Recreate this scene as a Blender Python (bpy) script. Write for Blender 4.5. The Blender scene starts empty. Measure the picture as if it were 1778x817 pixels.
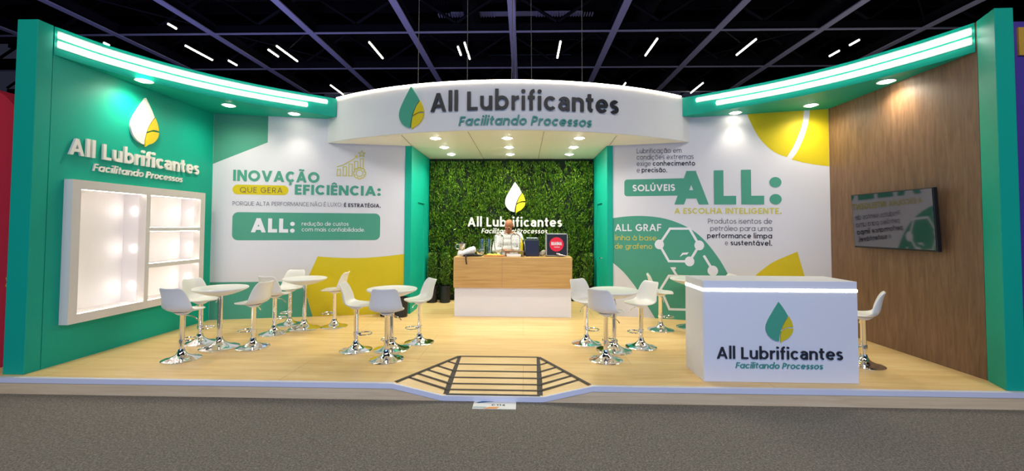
import bpy, bmesh, math, random
import numpy as np
from mathutils import Vector, Matrix

random.seed(7)
R = math.radians
PI = math.pi
scene = bpy.context.scene
COL = scene.collection
P = 0.16          # height of the wooden platform above the hall carpet

# ------------------------------------------------------------------ camera
cam = bpy.data.cameras.new('camera')
cam_o = bpy.data.objects.new('camera', cam)
COL.objects.link(cam_o)
cam.sensor_fit = 'HORIZONTAL'
cam.sensor_width = 36.0
cam.lens = 736.92 / 1778 * 36.0
cam.shift_y = -(408.5 - 369.75) / 1778
cam.clip_start = 0.05
cam.clip_end = 200
YAW, PITCH, ROLL = .0277, .0326, .0046
cam_o.matrix_world = (Matrix.Translation((0, 0, 1.70)) @ Matrix.Rotation(YAW, 4, 'Z')
                      @ Matrix.Rotation(PI / 2 + PITCH, 4, 'X') @ Matrix.Rotation(ROLL, 4, 'Z'))
scene.camera = cam_o

# ------------------------------------------------------------------ look and world
vs = scene.view_settings
vs.view_transform = 'Standard'
vs.look = 'None'
vs.gamma = 1.0
vs.use_curve_mapping = False
vs.exposure = 0.05
scene.cycles.use_denoising = True
world = bpy.data.worlds.new('hall_air')
scene.world = world
world.use_nodes = True
bg = world.node_tree.nodes['Background']
bg.inputs['Color'].default_value = (.30, .34, .55, 1)
bg.inputs['Strength'].default_value = 0.05

WARM = (1.0, .90, .73)
COOL = (1.0, .96, .92)


def area(name, loc, rot, sx, sy, power, color):
    d = bpy.data.lights.new(name, 'AREA')
    d.shape = 'RECTANGLE'
    d.size = sx
    d.size_y = sy
    d.energy = power
    d.color = color
    o = bpy.data.objects.new(name, d)
    o.location = loc
    o.rotation_euler = rot
    COL.objects.link(o)
    return o


# assumed high-bay lamps, unseen over the aisle, added as general light on the stand
area('hall_high_bay_lamp', (-5.5, -3.0, 8.6), (R(22), 0, 0), 2.5, 2.5, 255, COOL)
area('hall_high_bay_lamp', (0.0, -3.0, 8.6), (R(22), 0, 0), 2.5, 2.5, 255, COOL)
area('hall_high_bay_lamp', (5.5, -3.0, 8.6), (R(22), 0, 0), 2.5, 2.5, 255, COOL)
# assumed blue light, unseen low behind the viewer, added to tint the stand's fronts
area('opposite_stand_lamp', (0.0, -2.6, .95), (R(90), 0, 0), 12, 1.8, 240, (.22, .43, 1.0))
# assumed unseen uplights, violet and pale, added to light the roof steel
area('violet_wash_lamp', (-9, 11.5, 3.0), (R(180), 0, 0), 3, 3, 240, (.36, .36, 1.0))
area('violet_wash_lamp', (-1, 12.0, 3.0), (R(180), 0, 0), 3, 3, 130, (.50, .45, 1.0))
area('violet_wash_lamp', (10, 12.0, 3.0), (R(180), 0, 0), 3, 3, 85, (.95, .92, 1.0))


# ------------------------------------------------------------------ colours and materials
def lin(c):
    c = c / 255
    return c / 12.92 if c <= .04045 else ((c + .055) / 1.055) ** 2.4


def rgb(r, g, b):
    return (lin(r), lin(g), lin(b), 1)


def shade(c, k):
    return (min(c[0] * k, 1), min(c[1] * k, 1), min(c[2] * k, 1), 1)


def base_mat(name):
    m = bpy.data.materials.new(name)
    m.use_nodes = True
    nt = m.node_tree
    return m, nt, nt.nodes['Principled BSDF']


def mat(name, c, rough=.5, metal=0., var=.05, scale=(3, 3, 3), spec=.5, bump=0., bscale=60, detail=4):
    """plain coat of one colour with a faint procedural mottling"""
    m, nt, b = base_mat(name)
    tc = nt.nodes.new('ShaderNodeTexCoord')
    mp = nt.nodes.new('ShaderNodeMapping')
    mp.inputs['Scale'].default_value = scale
    nz = nt.nodes.new('ShaderNodeTexNoise')
    nz.inputs['Scale'].default_value = 1.0
    nz.inputs['Detail'].default_value = detail
    mx = nt.nodes.new('ShaderNodeMix')
    mx.data_type = 'RGBA'
    mx.inputs[6].default_value = shade(c, 1 - var)
    mx.inputs[7].default_value = shade(c, 1 + var)
    nt.links.new(tc.outputs['Object'], mp.inputs['Vector'])
    nt.links.new(mp.outputs[0], nz.inputs['Vector'])
    nt.links.new(nz.outputs['Fac'], mx.inputs[0])
    nt.links.new(mx.outputs[2], b.inputs['Base Color'])
    b.inputs['Roughness'].default_value = rough
    b.inputs['Metallic'].default_value = metal
    b.inputs['Specular IOR Level'].default_value = spec
    if bump:
        n2 = nt.nodes.new('ShaderNodeTexNoise')
        n2.inputs['Scale'].default_value = bscale
        n2.inputs['Detail'].default_value = 6
        bp = nt.nodes.new('ShaderNodeBump')
        bp.inputs['Strength'].default_value = bump
        bp.inputs['Distance'].default_value = .01
        nt.links.new(tc.outputs['Object'], n2.inputs['Vector'])
        nt.links.new(n2.outputs['Fac'], bp.inputs['Height'])
        nt.links.new(bp.outputs[0], b.inputs['Normal'])
    return m


def ramp_mat(name, stops, scale, rough=.5, nscale=1., detail=8, dist=.5, bump=0., spec=.5, plank=None):
    """noise through a colour ramp: wood grain, carpet; plank=(axis scale vec, row height) adds board joints"""
    m, nt, b = base_mat(name)
    tc = nt.nodes.new('ShaderNodeTexCoord')
    mp = nt.nodes.new('ShaderNodeMapping')
    mp.inputs['Scale'].default_value = scale
    nz = nt.nodes.new('ShaderNodeTexNoise')
    nz.inputs['Scale'].default_value = nscale
    nz.inputs['Detail'].default_value = detail
    nz.inputs['Roughness'].default_value = .62
    nz.inputs['Distortion'].default_value = dist
    cr = nt.nodes.new('ShaderNodeValToRGB')
    els = cr.color_ramp.elements
    while len(els) < len(stops):
        els.new(.5)
    for e, (p, c) in zip(els, stops):
        e.position = p
        e.color = c
    nt.links.new(tc.outputs['Object'], mp.inputs['Vector'])
    nt.links.new(mp.outputs[0], nz.inputs['Vector'])
    nt.links.new(nz.outputs['Fac'], cr.inputs[0])
    out = cr.outputs[0]
    if plank:
        bk = nt.nodes.new('ShaderNodeTexBrick')
        bk.inputs['Color1'].default_value = (1, 1, 1, 1)
        bk.inputs['Color2'].default_value = (.93, .93, .93, 1)
        bk.inputs['Mortar'].default_value = (.62, .6, .58, 1)
        bk.inputs['Scale'].default_value = 1
        bk.inputs['Mortar Size'].default_value = plank[2]
        bk.inputs['Brick Width'].default_value = plank[0]
        bk.inputs['Row Height'].default_value = plank[1]
        nt.links.new(tc.outputs['Object'], bk.inputs['Vector'])
        mu = nt.nodes.new('ShaderNodeMix')
        mu.data_type = 'RGBA'
        mu.blend_type = 'MULTIPLY'
        mu.inputs[0].default_value = 1
        nt.links.new(out, mu.inputs[6])
        nt.links.new(bk.outputs['Color'], mu.inputs[7])
        out = mu.outputs[2]
    nt.links.new(out, b.inputs['Base Color'])
    b.inputs['Roughness'].default_value = rough
    b.inputs['Specular IOR Level'].default_value = spec
    if bump:
        bp = nt.nodes.new('ShaderNodeBump')
        bp.inputs['Strength'].default_value = bump
        bp.inputs['Distance'].default_value = .01
        nt.links.new(nz.outputs['Fac'], bp.inputs['Height'])
        nt.links.new(bp.outputs[0], b.inputs['Normal'])
    return m


def glow(name, c, strength):
    m, nt, b = base_mat(name)
    b.inputs['Base Color'].default_value = c
    b.inputs['Emission Color'].default_value = c
    b.inputs['Emission Strength'].default_value = strength
    return m


def glass(name, c=(1, 1, 1, 1), rough=.03, facet=0, ior=1.45):
    m, nt, b = base_mat(name)
    b.inputs['Base Color'].default_value = c
    b.inputs['Roughness'].default_value = rough
    b.inputs['Transmission Weight'].default_value = 1
    b.inputs['IOR'].default_value = ior
    if facet:
        tc = nt.nodes.new('ShaderNodeTexCoord')
        v = nt.nodes.new('ShaderNodeTexVoronoi')
        v.inputs['Scale'].default_value = facet
        bp = nt.nodes.new('ShaderNodeBump')
        bp.inputs['Strength'].default_value = .6
        bp.inputs['Distance'].default_value = .01
        nt.links.new(tc.outputs['Object'], v.inputs['Vector'])
        nt.links.new(v.outputs['Distance'], bp.inputs['Height'])
        nt.links.new(bp.outputs[0], b.inputs['Normal'])
    return m


def leaf_mat(name, dark, mid, light):
    m, nt, b = base_mat(name)
    g = nt.nodes.new('ShaderNodeNewGeometry')
    cr = nt.nodes.new('ShaderNodeValToRGB')
    els = cr.color_ramp.elements
    els.new(.5)
    for e, (p, c) in zip(els, ((.0, dark), (.55, mid), (1., light))):
        e.position = p
        e.color = c
    nt.links.new(g.outputs['Random Per Island'], cr.inputs[0])
    nt.links.new(cr.outputs[0], b.inputs['Base Color'])
    b.inputs['Roughness'].default_value = .55
    return m


M = {}
M['teal'] = mat('teal_paint', rgb(5, 170, 142), .5, var=.03, spec=.3)
M['white_wall'] = mat('white_print', rgb(218, 218, 222), .6, var=.015, spec=.3)
M['white_header'] = mat('white_fascia', rgb(228, 226, 222), .55, var=.015, spec=.3)
M['white_lam'] = mat('white_laminate', rgb(232, 232, 234), .4, var=.01)
M['shelf_inside'] = mat('shelf_lining', rgb(244, 238, 234), .5, var=.01, spec=.3)
M['white_shelf'] = mat('white_shelf_paint', rgb(226, 218, 208), .5, var=.01, spec=.3)
M['soffit'] = mat('soffit_panel', rgb(250, 248, 236), .5, var=.02, spec=.3)
M['print_teal'] = mat('print_teal', rgb(76, 156, 130), .55, var=.02, spec=.3)
M['print_yellow'] = mat('print_yellow', rgb(212, 192, 22), .55, var=.02, spec=.3)
M['print_pale_yellow'] = mat('print_pale_yellow', rgb(206, 196, 84), .55, var=.02, spec=.3)
M['print_grey'] = mat('print_grey', rgb(74, 70, 82), .6, var=.02, spec=.3)
M['print_dark'] = mat('print_dark', rgb(36, 36, 44), .6, var=.02, spec=.3)
M['print_white'] = mat('print_white', rgb(232, 232, 236), .6, var=.01, spec=.3)
M['sign_dark'] = mat('sign_charcoal', rgb(34, 34, 38), .4, var=.03)
M['sign_green'] = mat('sign_green', rgb(72, 164, 132), .4, var=.03)
M['sign_tag'] = mat('sign_tag_green', rgb(66, 150, 132), .4, var=.03)
M['sign_yellow'] = mat('sign_yellow', rgb(222, 200, 20), .4, var=.03)
M['sign_white'] = mat('sign_white', rgb(236, 232, 222), .4, var=.02)
M['plastic'] = mat('white_plastic', rgb(238, 236, 228), .28, var=.01)
M['chrome'] = mat('chrome', (.86, .86, .87, 1), .07, 1., var=.02)
M['rubber'] = mat('black_rubber', rgb(22, 22, 24), .7, var=.05)
M['steel'] = mat('brushed_steel', (.62, .62, .63, 1), .25, 1., var=.06, scale=(4, 4, 80))
M['black'] = mat('black_plastic', rgb(24, 24, 27), .45, var=.05)
M['navy'] = mat('navy_plastic', rgb(27, 30, 46), .4, var=.05)
M['tape'] = mat('dark_tape', rgb(62, 54, 48), .7, var=.08, scale=(20, 20, 20))
M['nosing'] = mat('white_nosing', rgb(222, 222, 232), .45, var=.02)
M['screen'] = mat('tv_screen', (.19, .18, .185, 1), .05, 1.0, var=.02)
M['beam'] = mat('roof_steel', rgb(176, 174, 184), .6, var=.12, scale=(1, 1, 1), spec=.3)
M['dark_steel'] = mat('dark_roof_steel', rgb(23, 22, 25), .7, var=.2, scale=(1, 1, 1), spec=.2)
M['roof'] = mat('dark_roof', rgb(11, 11, 12), .8, var=.3, scale=(.4, 3, 1), spec=.1)
M['red_wall'] = mat('red_panel', rgb(196, 40, 58), .5, var=.03)
M['purple_wall'] = mat('purple_panel', rgb(78, 58, 150), .55, var=.05)
M['gold'] = mat('golden_emblem', rgb(206, 160, 60), .5, var=.1, scale=(20, 20, 20))
M['skin'] = mat('skin', rgb(160, 100, 64), .5, var=.06, scale=(14, 14, 14))
M['shirt'] = mat('white_cotton', rgb(206, 204, 200), .85, var=.05, scale=(9, 9, 9), bump=.4, bscale=14)
M['trousers'] = mat('dark_trousers', rgb(36, 36, 44), .85, var=.06)
M['shoe'] = mat('black_leather', rgb(22, 20, 20), .4, var=.06)
M['hair'] = mat('dark_hair', rgb(40, 30, 26), .7, var=.1)
M['cloth_white'] = mat('white_wrap', rgb(222, 220, 214), .5, var=.05, bump=.5, bscale=30)
M['cloth_black'] = mat('black_strap_cloth', rgb(30, 30, 34), .8, var=.06, bump=.2)
M['paper_bag'] = mat('crumpled_paper', rgb(196, 186, 160), .8, var=.1, bump=.5, bscale=30)
M['red_disc'] = mat('red_badge', rgb(226, 30, 48), .4, var=.02)
M['yellow_bottle'] = mat('yellow_bottle', rgb(214, 190, 16), .25, var=.1, scale=(30, 30, 30))
M['dark_bottle'] = mat('dark_bottle', rgb(34, 30, 18), .15, var=.05)
M['lemon'] = mat('citrus_rind', rgb(226, 208, 60), .45, var=.06, scale=(30, 30, 30))
M['lemon_flesh'] = mat('citrus_flesh', rgb(236, 230, 140), .4, var=.06, scale=(60, 60, 60))
M['ice'] = glass('ice', (.95, .97, 1, 1), .15, 30)
M['glass'] = glass('clear_glass', (.97, 1, .99, 1), .02)
M['crystal'] = glass('cut_crystal', (1, 1, 1, 1), .03, 0, 1.22)
M['paper'] = mat('white_paper', rgb(236, 236, 232), .6, var=.01)
M['paper_blue'] = mat('paper_blue', rgb(40, 96, 140), .6, var=.02)
M['paper_orange'] = mat('paper_orange', rgb(240, 156, 60), .6, var=.02)
M['paper_grey'] = mat('paper_grey', rgb(170, 190, 196), .6, var=.02)
M['pot'] = mat('black_pot', rgb(26, 25, 26), .5, var=.06)
M['soil'] = mat('soil', rgb(46, 36, 28), .95, var=.3, scale=(40, 40, 40))
M['stem'] = mat('brown_stem', rgb(70, 56, 34), .8, var=.1)
M['felt'] = mat('green_backing', rgb(20, 34, 12), .95, var=.2, scale=(20, 20, 20))
M['leaf'] = leaf_mat('leaf_green', rgb(26, 54, 8), rgb(84, 136, 22), rgb(158, 196, 56))
M['leaf2'] = leaf_mat('shrub_leaf', rgb(28, 58, 12), rgb(76, 124, 30), rgb(158, 188, 62))
M['led_profile'] = mat('pale_profile', rgb(150, 186, 170), .5, var=.02)  # pale green-white, painted stand-in for the bloom around the light lines
M['silver'] = mat('silver_edge', rgb(168, 172, 166), .5, .2, var=.04)
M['cable'] = mat('steel_cable', rgb(120, 118, 112), .5, .6)
M['groove'] = mat('dark_joint', rgb(10, 60, 52), .8)
M['soffit_joint'] = mat('soffit_joint', rgb(120, 112, 92), .8)
M['bar_wood'] = ramp_mat('light_oak_front', [(.25, rgb(182, 140, 76)), (.5, rgb(202, 161, 94)), (.75, rgb(216, 178, 112))],
                         (1.2, 5, 26), .5, 1.0, 8, .6, .05)
M['board_wood'] = ramp_mat('board_wood', [(.3, rgb(160, 96, 44)), (.7, rgb(196, 130, 66))], (6, 30, 30), .5)
M['tray_wood'] = ramp_mat('tray_wood', [(.3, rgb(104, 82, 56)), (.7, rgb(150, 122, 86))], (6, 30, 30), .5)
M['floor_wood'] = ramp_mat('light_oak_floor', [(.25, rgb(222, 180, 116)), (.5, rgb(238, 202, 136)), (.78, rgb(248, 220, 162))],
                           (.9, 9, 9), .38, 1.2, 9, .5, .02, .35, plank=(2.44, 1.22, .0022))
M['skirt_wood'] = ramp_mat('pale_oak_skirt', [(.25, rgb(212, 182, 138)), (.55, rgb(232, 204, 160)), (.8, rgb(240, 216, 178))],
                           (1.2, 10, 22), .5, 1.0, 8, .6)
M['walnut'] = ramp_mat('brown_oak_wall', [(.25, rgb(98, 71, 48)), (.5, rgb(122, 91, 64)), (.78, rgb(142, 109, 79))],
                       (22, 22, 2.2), .5, 1.0, 10, .9, .05)
M['carpet'] = ramp_mat('grey_carpet', [(.3, rgb(84, 80, 73)), (.5, rgb(122, 117, 108)), (.72, rgb(164, 157, 144))],
                       (75, 75, 75), .95, 1.0, 10, .8, .3, .1)
M['led'] = glow('led_white', (1, .97, .90, 1), 13)
M['led_warm'] = glow('led_warm', (1, .88, .68, 1), 13)
M['led_edge'] = glow('led_edge', (1, .95, .91, 1), 18)
M['lens'] = glow('lamp_lens', (1, .92, .74, 1), 22)
M['puck'] = glow('puck_lens', (1, .95, .91, 1), 46)
M['lens_niche'] = glow('niche_lamp_lens', (1, .96, .84, 1), 75)
M['tube'] = glow('tube_lamp', (1, .93, .82, 1), 7)


# ------------------------------------------------------------------ mesh helpers
class MB:
    """collects faces of ONE mesh"""

    def __init__(self):
        self.v = []
        self.f = []

    def add(self, vs_, fs):
        o = len(self.v)
        self.v += [tuple(p) for p in vs_]
        self.f += [tuple(i + o for i in f) for f in fs]
        return self

    def box(self, x0, y0, z0, x1, y1, z1):
        vs_ = [(x, y, z) for z in (z0, z1) for y in (y0, y1) for x in (x0, x1)]
        return self.add(vs_, [(0, 2, 3, 1), (4, 5, 7, 6), (0, 1, 5, 4), (2, 6, 7, 3), (0, 4, 6, 2), (1, 3, 7, 5)])

    def prism(self, pts, z0, z1):
        n = len(pts)
        a = sum(pts[i][0] * pts[(i + 1) % n][1] - pts[(i + 1) % n][0] * pts[i][1] for i in range(n))
        if a < 0:
            pts = pts[::-1]
        vs_ = [(x, y, z0) for x, y in pts] + [(x, y, z1) for x, y in pts]
        fs = [tuple(range(n))[::-1], tuple(range(n, 2 * n))]
        fs += [(i, (i + 1) % n, n + (i + 1) % n, n + i) for i in range(n)]
        return self.add(vs_, fs)

    def lathe(self, prof, n=32, c=(0, 0, 0), close=False):
        """prof: (radius, z) from bottom to top"""
        vs_, fs = [], []
        k = len(prof)
        for r, z in prof:
            for i in range(n):
                a = 2 * PI * i / n
                vs_.append((c[0] + r * math.cos(a), c[1] + r * math.sin(a), c[2] + z))
        for j in range(k - 1):
            for i in range(n):
                i2 = (i + 1) % n
                fs.append((j * n + i, j * n + i2, (j + 1) * n + i2, (j + 1) * n + i))
        if not close:
            if prof[0][0] > 1e-6:
                fs.append(tuple(range(n))[::-1])
            if prof[-1][0] > 1e-6:
                fs.append(tuple((k - 1) * n + i for i in range(n)))
        return self.add(vs_, fs)

    def tube(self, pts, r, n=10, closed=False, caps=True):
        pts = [Vector(p) for p in pts]
        m = len(pts)
        rr = r if isinstance(r, (list, tuple)) else [r] * m
        vs_, fs = [], []
        prev = None
        for j, p in enumerate(pts):
            if closed:
                t = (pts[(j + 1) % m] - pts[j - 1]).normalized()
            else:
                t = (pts[min(j + 1, m - 1)] - pts[max(j - 1, 0)]).normalized()
            if prev is None:
                ref = Vector((0, 0, 1)) if abs(t.z) < .9 else Vector((1, 0, 0))
                u = t.cross(ref).normalized()
            else:
                u = (prev - t * prev.dot(t)).normalized()
            prev = u
            w = t.cross(u)
            for i in range(n):
                a = 2 * PI * i / n
                vs_.append(p + (u * math.cos(a) + w * math.sin(a)) * rr[j])
        for j in range(m if closed else m - 1):
            j2 = (j + 1) % m
            for i in range(n):
                i2 = (i + 1) % n
                fs.append((j * n + i, j * n + i2, j2 * n + i2, j2 * n + i))
        if caps and not closed:
            fs.append(tuple(range(n))[::-1])
            fs.append(tuple((m - 1) * n + i for i in range(n)))
        return self.add(vs_, fs)

    def ball(self, c, rx, ry, rz, n=16, m=10, rot=None):
        vs_, fs = [], []
        for j in range(m + 1):
            th = PI * j / m
            for i in range(n):
                a = 2 * PI * i / n
                p = Vector((rx * math.sin(th) * math.cos(a), ry * math.sin(th) * math.sin(a), -rz * math.cos(th)))
                if rot is not None:
                    p = rot @ p
                vs_.append(Vector(c) + p)
        for j in range(m):
            for i in range(n):
                i2 = (i + 1) % n
                fs.append((j * n + i, j * n + i2, (j + 1) * n + i2, (j + 1) * n + i))
        return self.add(vs_, fs)

    def build(self, name, m, parent=None, smooth=False, bevel=0, merge=True, angle=40, seg=2):
        me = bpy.data.meshes.new(name)
        me.from_pydata(self.v, [], self.f)
        if merge:
            bm = bmesh.new()
            bm.from_mesh(me)
            bmesh.ops.remove_doubles(bm, verts=bm.verts, dist=1e-5)
            bmesh.ops.recalc_face_normals(bm, faces=bm.faces)
            if smooth:
                for e in bm.edges:
                    if len(e.link_faces) == 2 and e.calc_face_angle(0) > R(angle):
                        e.smooth = False
            bm.to_mesh(me)
            bm.free()
        if smooth:
            for p in me.polygons:
                p.use_smooth = True
        me.materials.append(m)
        o = bpy.data.objects.new(name, me)
        COL.objects.link(o)
        if parent is not None:
            o.parent = parent
        if bevel:
            b = o.modifiers.new('bevel', 'BEVEL')
            b.width = bevel
            b.segments = seg
            b.limit_method = 'ANGLE'
            b.angle_limit = R(35)
        return o


def tag(o, label, cat=None, group=None, kind=None):
    if label:
        o['label'] = label
    if cat:
        o['category'] = cat
    if group:
        o['group'] = group
    if kind:
        o['kind'] = kind
    return o


def thing(name, label, cat, loc=(0, 0, 0), rz=0, group=None):
    o = bpy.data.objects.new(name, None)
    o.empty_display_size = .1
    o.location = loc
    o.rotation_euler = (0, 0, rz)
    COL.objects.link(o)
    return tag(o, label, cat, group)


def children(o):
    return [c for c in bpy.data.objects if c.parent == o]


def copy_tree(o, parent=None):
    c = o.copy()
    COL.objects.link(c)
    c.parent = parent
    for ch in children(o):
        copy_tree(ch, c)
    return c


def catmull(pts, n=8, closed=False):
    pts = [np.array(p, float) for p in pts]
    m = len(pts)
    out = []
    rng = range(m) if closed else range(m - 1)
    for i in rng:
        if closed:
            a, b, c, d = pts[i - 1], pts[i], pts[(i + 1) % m], pts[(i + 2) % m]
        else:
            b, c = pts[i], pts[i + 1]
            a = pts[i - 1] if i else 2 * b - c
            d = pts[i + 2] if i + 2 < m else 2 * c - b
        for k in range(n):
            t = k / n
            out.append(tuple(.5 * ((2 * b) + (c - a) * t + (2 * a - 5 * b + 4 * c - d) * t * t + (3 * b - a - 3 * c + d) * t ** 3)))
    if not closed:
        out.append(tuple(pts[-1]))
    return out

# ------------------------------------------------------------------ stroke lettering
def ribbon(pts, h, clip=None, ext=0.):
    """centre line -> list of convex polygons"""
    pts = [np.array(p, float) for p in pts]
    pts = pts[:1] + [q for p, q in zip(pts, pts[1:]) if np.linalg.norm(q - p) > 1e-6]
    if ext:
        d = pts[0] - pts[1]
        pts[0] = pts[0] + d / np.linalg.norm(d) * ext
        d = pts[-1] - pts[-2]
        pts[-1] = pts[-1] + d / np.linalg.norm(d) * ext
    m = len(pts)
    closed = m > 3 and np.linalg.norm(pts[0] - pts[-1]) < 1e-6
    nrm = []
    for i in range(m):
        ds = []
        if i > 0 or closed:
            d = pts[i] - pts[i - 1 if i > 0 else m - 2]
            ds.append(d / np.linalg.norm(d))
        if i < m - 1 or closed:
            d = pts[i + 1 if i < m - 1 else 1] - pts[i]
            ds.append(d / np.linalg.norm(d))
        t = sum(ds)
        t = t / np.linalg.norm(t)
        n = np.array((-t[1], t[0]))
        k = max(abs(t @ ds[0]), .5)
        nrm.append(n / k)
    out = []
    for i in range(m - 1):
        q = [pts[i] + nrm[i] * h, pts[i] - nrm[i] * h, pts[i + 1] - nrm[i + 1] * h, pts[i + 1] + nrm[i + 1] * h]
        if clip:
            q = clip_y(q, clip[0], clip[1])
        if len(q) > 2:
            out.append([tuple(p) for p in q])
    return out


def clip_y(poly, y0, y1):
    for lim, sgn in ((y0, 1), (y1, -1)):
        out = []
        for i in range(len(poly)):
            a, b = poly[i - 1], poly[i]
            ia, ib = (a[1] - lim) * sgn >= 0, (b[1] - lim) * sgn >= 0
            if ia != ib:
                t = (lim - a[1]) / (b[1] - a[1])
                out.append(a + (b - a) * t)
            if ib:
                out.append(b)
        poly = out
        if not poly:
            break
    return poly


def arc(cx, cy, rx, ry, a0, a1, n=None):
    n = n or max(4, int(abs(a1 - a0) / 15))
    return [(cx + rx * math.cos(R(a0 + (a1 - a0) * i / n)), cy + ry * math.sin(R(a0 + (a1 - a0) * i / n))) for i in range(n + 1)]


XH, ASC, DESC = .75, 1.12, -.27


def glyph(ch, h, nar=1., a2=False):
    """(width, [polygons]) of one letter for half stroke h; cap height is 1"""
    S = []

    def s(*pts):
        S.extend(ribbon(pts, h))

    def dg(y0, y1, *pts):
        S.extend(ribbon(pts, h, (y0, y1), 2.2 * h))

    def dot(x, y, r):
        S.append(arc(x, y, r, r, 0, 340, 17))

    w = 2 * h
    dr = h * 1.22
    acc = {'Ç': 'C,', 'Ã': 'A~', 'É': 'E´', 'Ê': 'E^', 'Ú': 'U´', 'ç': 'c,', 'ã': 'a~', 'õ': 'o~', 'á': 'a´', 'ó': 'o´', 'à': 'a`'}
    if ch in acc:
        b, k = acc[ch]
        wd, S0 = glyph(b, h, nar, a2)
        S = list(S0)
        top = 1.0 if b.isupper() else XH
        c = wd / 2
        g = min(h, .075)
        if k == '~':
            S.extend(ribbon([(c - .22, top + .10), (c - .12, top + .17), (c, top + .14), (c + .11, top + .11), (c + .22, top + .18)], g))
        if k == '´':
            S.extend(ribbon([(c - .07, top + .08), (c + .10, top + .24)], g * 1.1))
        if k == '`':
            S.extend(ribbon([(c + .07, top + .08), (c - .10, top + .24)], g * 1.1))
        if k == '^':
            S.extend(ribbon([(c - .19, top + .08), (c, top + .22), (c + .19, top + .08)], g))
        if k == ',':
            S.extend(ribbon([(c + .0, .02), (c - .02, -.09), (c + .07, -.12), (c + .07, -.19), (c, -.23), (c - .10, -.22)], g * .8))
        return wd, S
    T, B, X = 1 - h, h, XH - h

    def W(v):
        return max(v * nar, w * 1.6)

    def oval(wd, yb, yt, a0=0, a1=360):
        return arc(wd / 2, (yb + yt) / 2, wd / 2 - h, (yt - yb) / 2 - h, a0, a1)

    if ch == ' ':
        return .30 * nar + .02, S
    if ch == 'A':
        wd = W(.80) + w * .55
        m = h * 1.12
        dg(0, 1, (m, 0), (wd / 2, 1 - h * .2))
        dg(0, 1, (wd - m, 0), (wd / 2, 1 - h * .2))
        y = .30
        xl = m + (wd / 2 - m) * y
        s((xl, y), (wd - xl, y))
    elif ch in 'VX':
        wd = W(.8 if ch == 'V' else .72) + w * .5
        m = h * 1.12
        if ch == 'V':
            dg(0, 1, (m, 1), (wd / 2, h * .2))
            dg(0, 1, (wd - m, 1), (wd / 2, h * .2))
        else:
            dg(0, 1, (m, 1), (wd - m, 0))
            dg(0, 1, (wd - m, 1), (m, 0))
    elif ch == 'B' or ch == 'P' or ch == 'R':
        wd = W(.62)
        mid = .52 if ch == 'B' else .44
        s((h, 0), (h, 1))
        ry = (T - mid) / 2
        x1 = wd - h - min(ry, wd - w * 1.2)
        s((h, T), (x1 - .02, T), *arc(x1 - .02, (T + mid) / 2, wd - h - x1, ry, 90, -90), (h, mid))
        if ch == 'B':
            ry = (mid - B) / 2
            s((h, mid), (x1, mid), *arc(x1, (B + mid) / 2, wd - h - x1 + .02, ry, 90, -90), (h, B))
            wd += .02
        if ch == 'R':
            dg(0, mid, (wd * .45, mid), (wd - h * .9, 0))
    elif ch == 'C':
        wd = W(.86)
        s(*oval(wd, 0, 1, 42, 318))
        wd *= .93
    elif ch == 'D':
        wd = W(.80)
        s((h, 0), (h, 1))
        x1 = wd - h - min(.5 - h, wd - w * 1.2)
        s((h, T), (x1, T), *arc(x1, .5, wd - h - x1, .5 - h, 90, -90), (h, B))
    elif ch == 'E' or ch == 'F':
        wd = W(.54)
        s((h, 0), (h, 1))
        s((h, T), (wd, T))
        s((h, .5), (wd * .93, .5))
        if ch == 'E':
            s((h, B), (wd, B))
    elif ch == 'G':
        wd = W(.90)
        s(*oval(wd, 0, 1, 45, 360), (wd - h, .5))
        s((wd * .52, .48), (wd, .48))
    elif ch == 'H':
        wd = W(.74)
        s((h, 0), (h, 1))
        s((wd - h, 0), (wd - h, 1))
        s((h, .5), (wd - h, .5))
    elif ch == 'I':
        wd = w
        s((h, 0), (h, 1))
    elif ch == 'L':
        wd = W(.57)
        s((h, 0), (h, 1))
        s((h, B), (wd, B))
    elif ch == 'M':
        wd = W(.96) + w * .4
        s((h, 0), (h, 1))
        s((wd - h, 0), (wd - h, 1))
        dg(.12, 1, (h, 1), (wd / 2, .2))
        dg(.12, 1, (wd - h, 1), (wd / 2, .2))
    elif ch == 'N':
        wd = W(.80)
        s((h, 0), (h, 1))
        s((wd - h, 0), (wd - h, 1))
        dg(0, 1, (h, 1), (wd - h, 0))
    elif ch in 'OQ':
        wd = W(1.0)
        s(*oval(wd, 0, 1))
        if ch == 'Q':
            s((wd * .55, .30), (wd * .95, -.04))
    elif ch == 'S' or ch == 's':
        H = 1. if ch == 'S' else XH
        wd = W(.60 if ch == 'S' else .50)
        ry = (H - w) / 4
        rx = wd / 2 - h
        c = wd / 2
        s(*arc(c, H - h - ry, rx, ry, 28, 270), *arc(c, h + ry, rx, ry, 90, -152)[1:])
    elif ch == 'T':
        wd = W(.66)
        s((0, T), (wd, T))
        s((wd / 2, 0), (wd / 2, 1))
    elif ch == 'U':
        wd = W(.74)
        r = wd / 2 - h
        s((h, 1), (h, h + r), *arc(wd / 2, h + r, r, r, 180, 360)[1:], (wd - h, 1))
    elif ch == 'a' and a2:
        wd = W(.62)
        r = wd / 2 - h
        s(*arc(wd / 2, X - r * .95, r, r * .95, 158, 0), (wd - h, 0))
        yb = XH * .58
        r2 = (yb - B) / 2
        s((wd - h, yb), (h + r2, yb), *arc(h + r2, (yb + B) / 2, r2, r2, 90, 270)[1:], (wd * .5, B), (wd - h, B + .13))
    elif ch in 'abdpqg':
        wd = W(.74)
        s(*oval(wd, 0, XH))
        if ch == 'a':
            s((wd - h, 0), (wd - h, XH))
        if ch == 'b':
            s((h, 0), (h, ASC))
        if ch == 'd':
            s((wd - h, 0), (wd - h, ASC))
        if ch == 'p':
            s((h, DESC), (h, XH))
        if ch == 'q':
            s((wd - h, DESC), (wd - h, XH))
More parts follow.
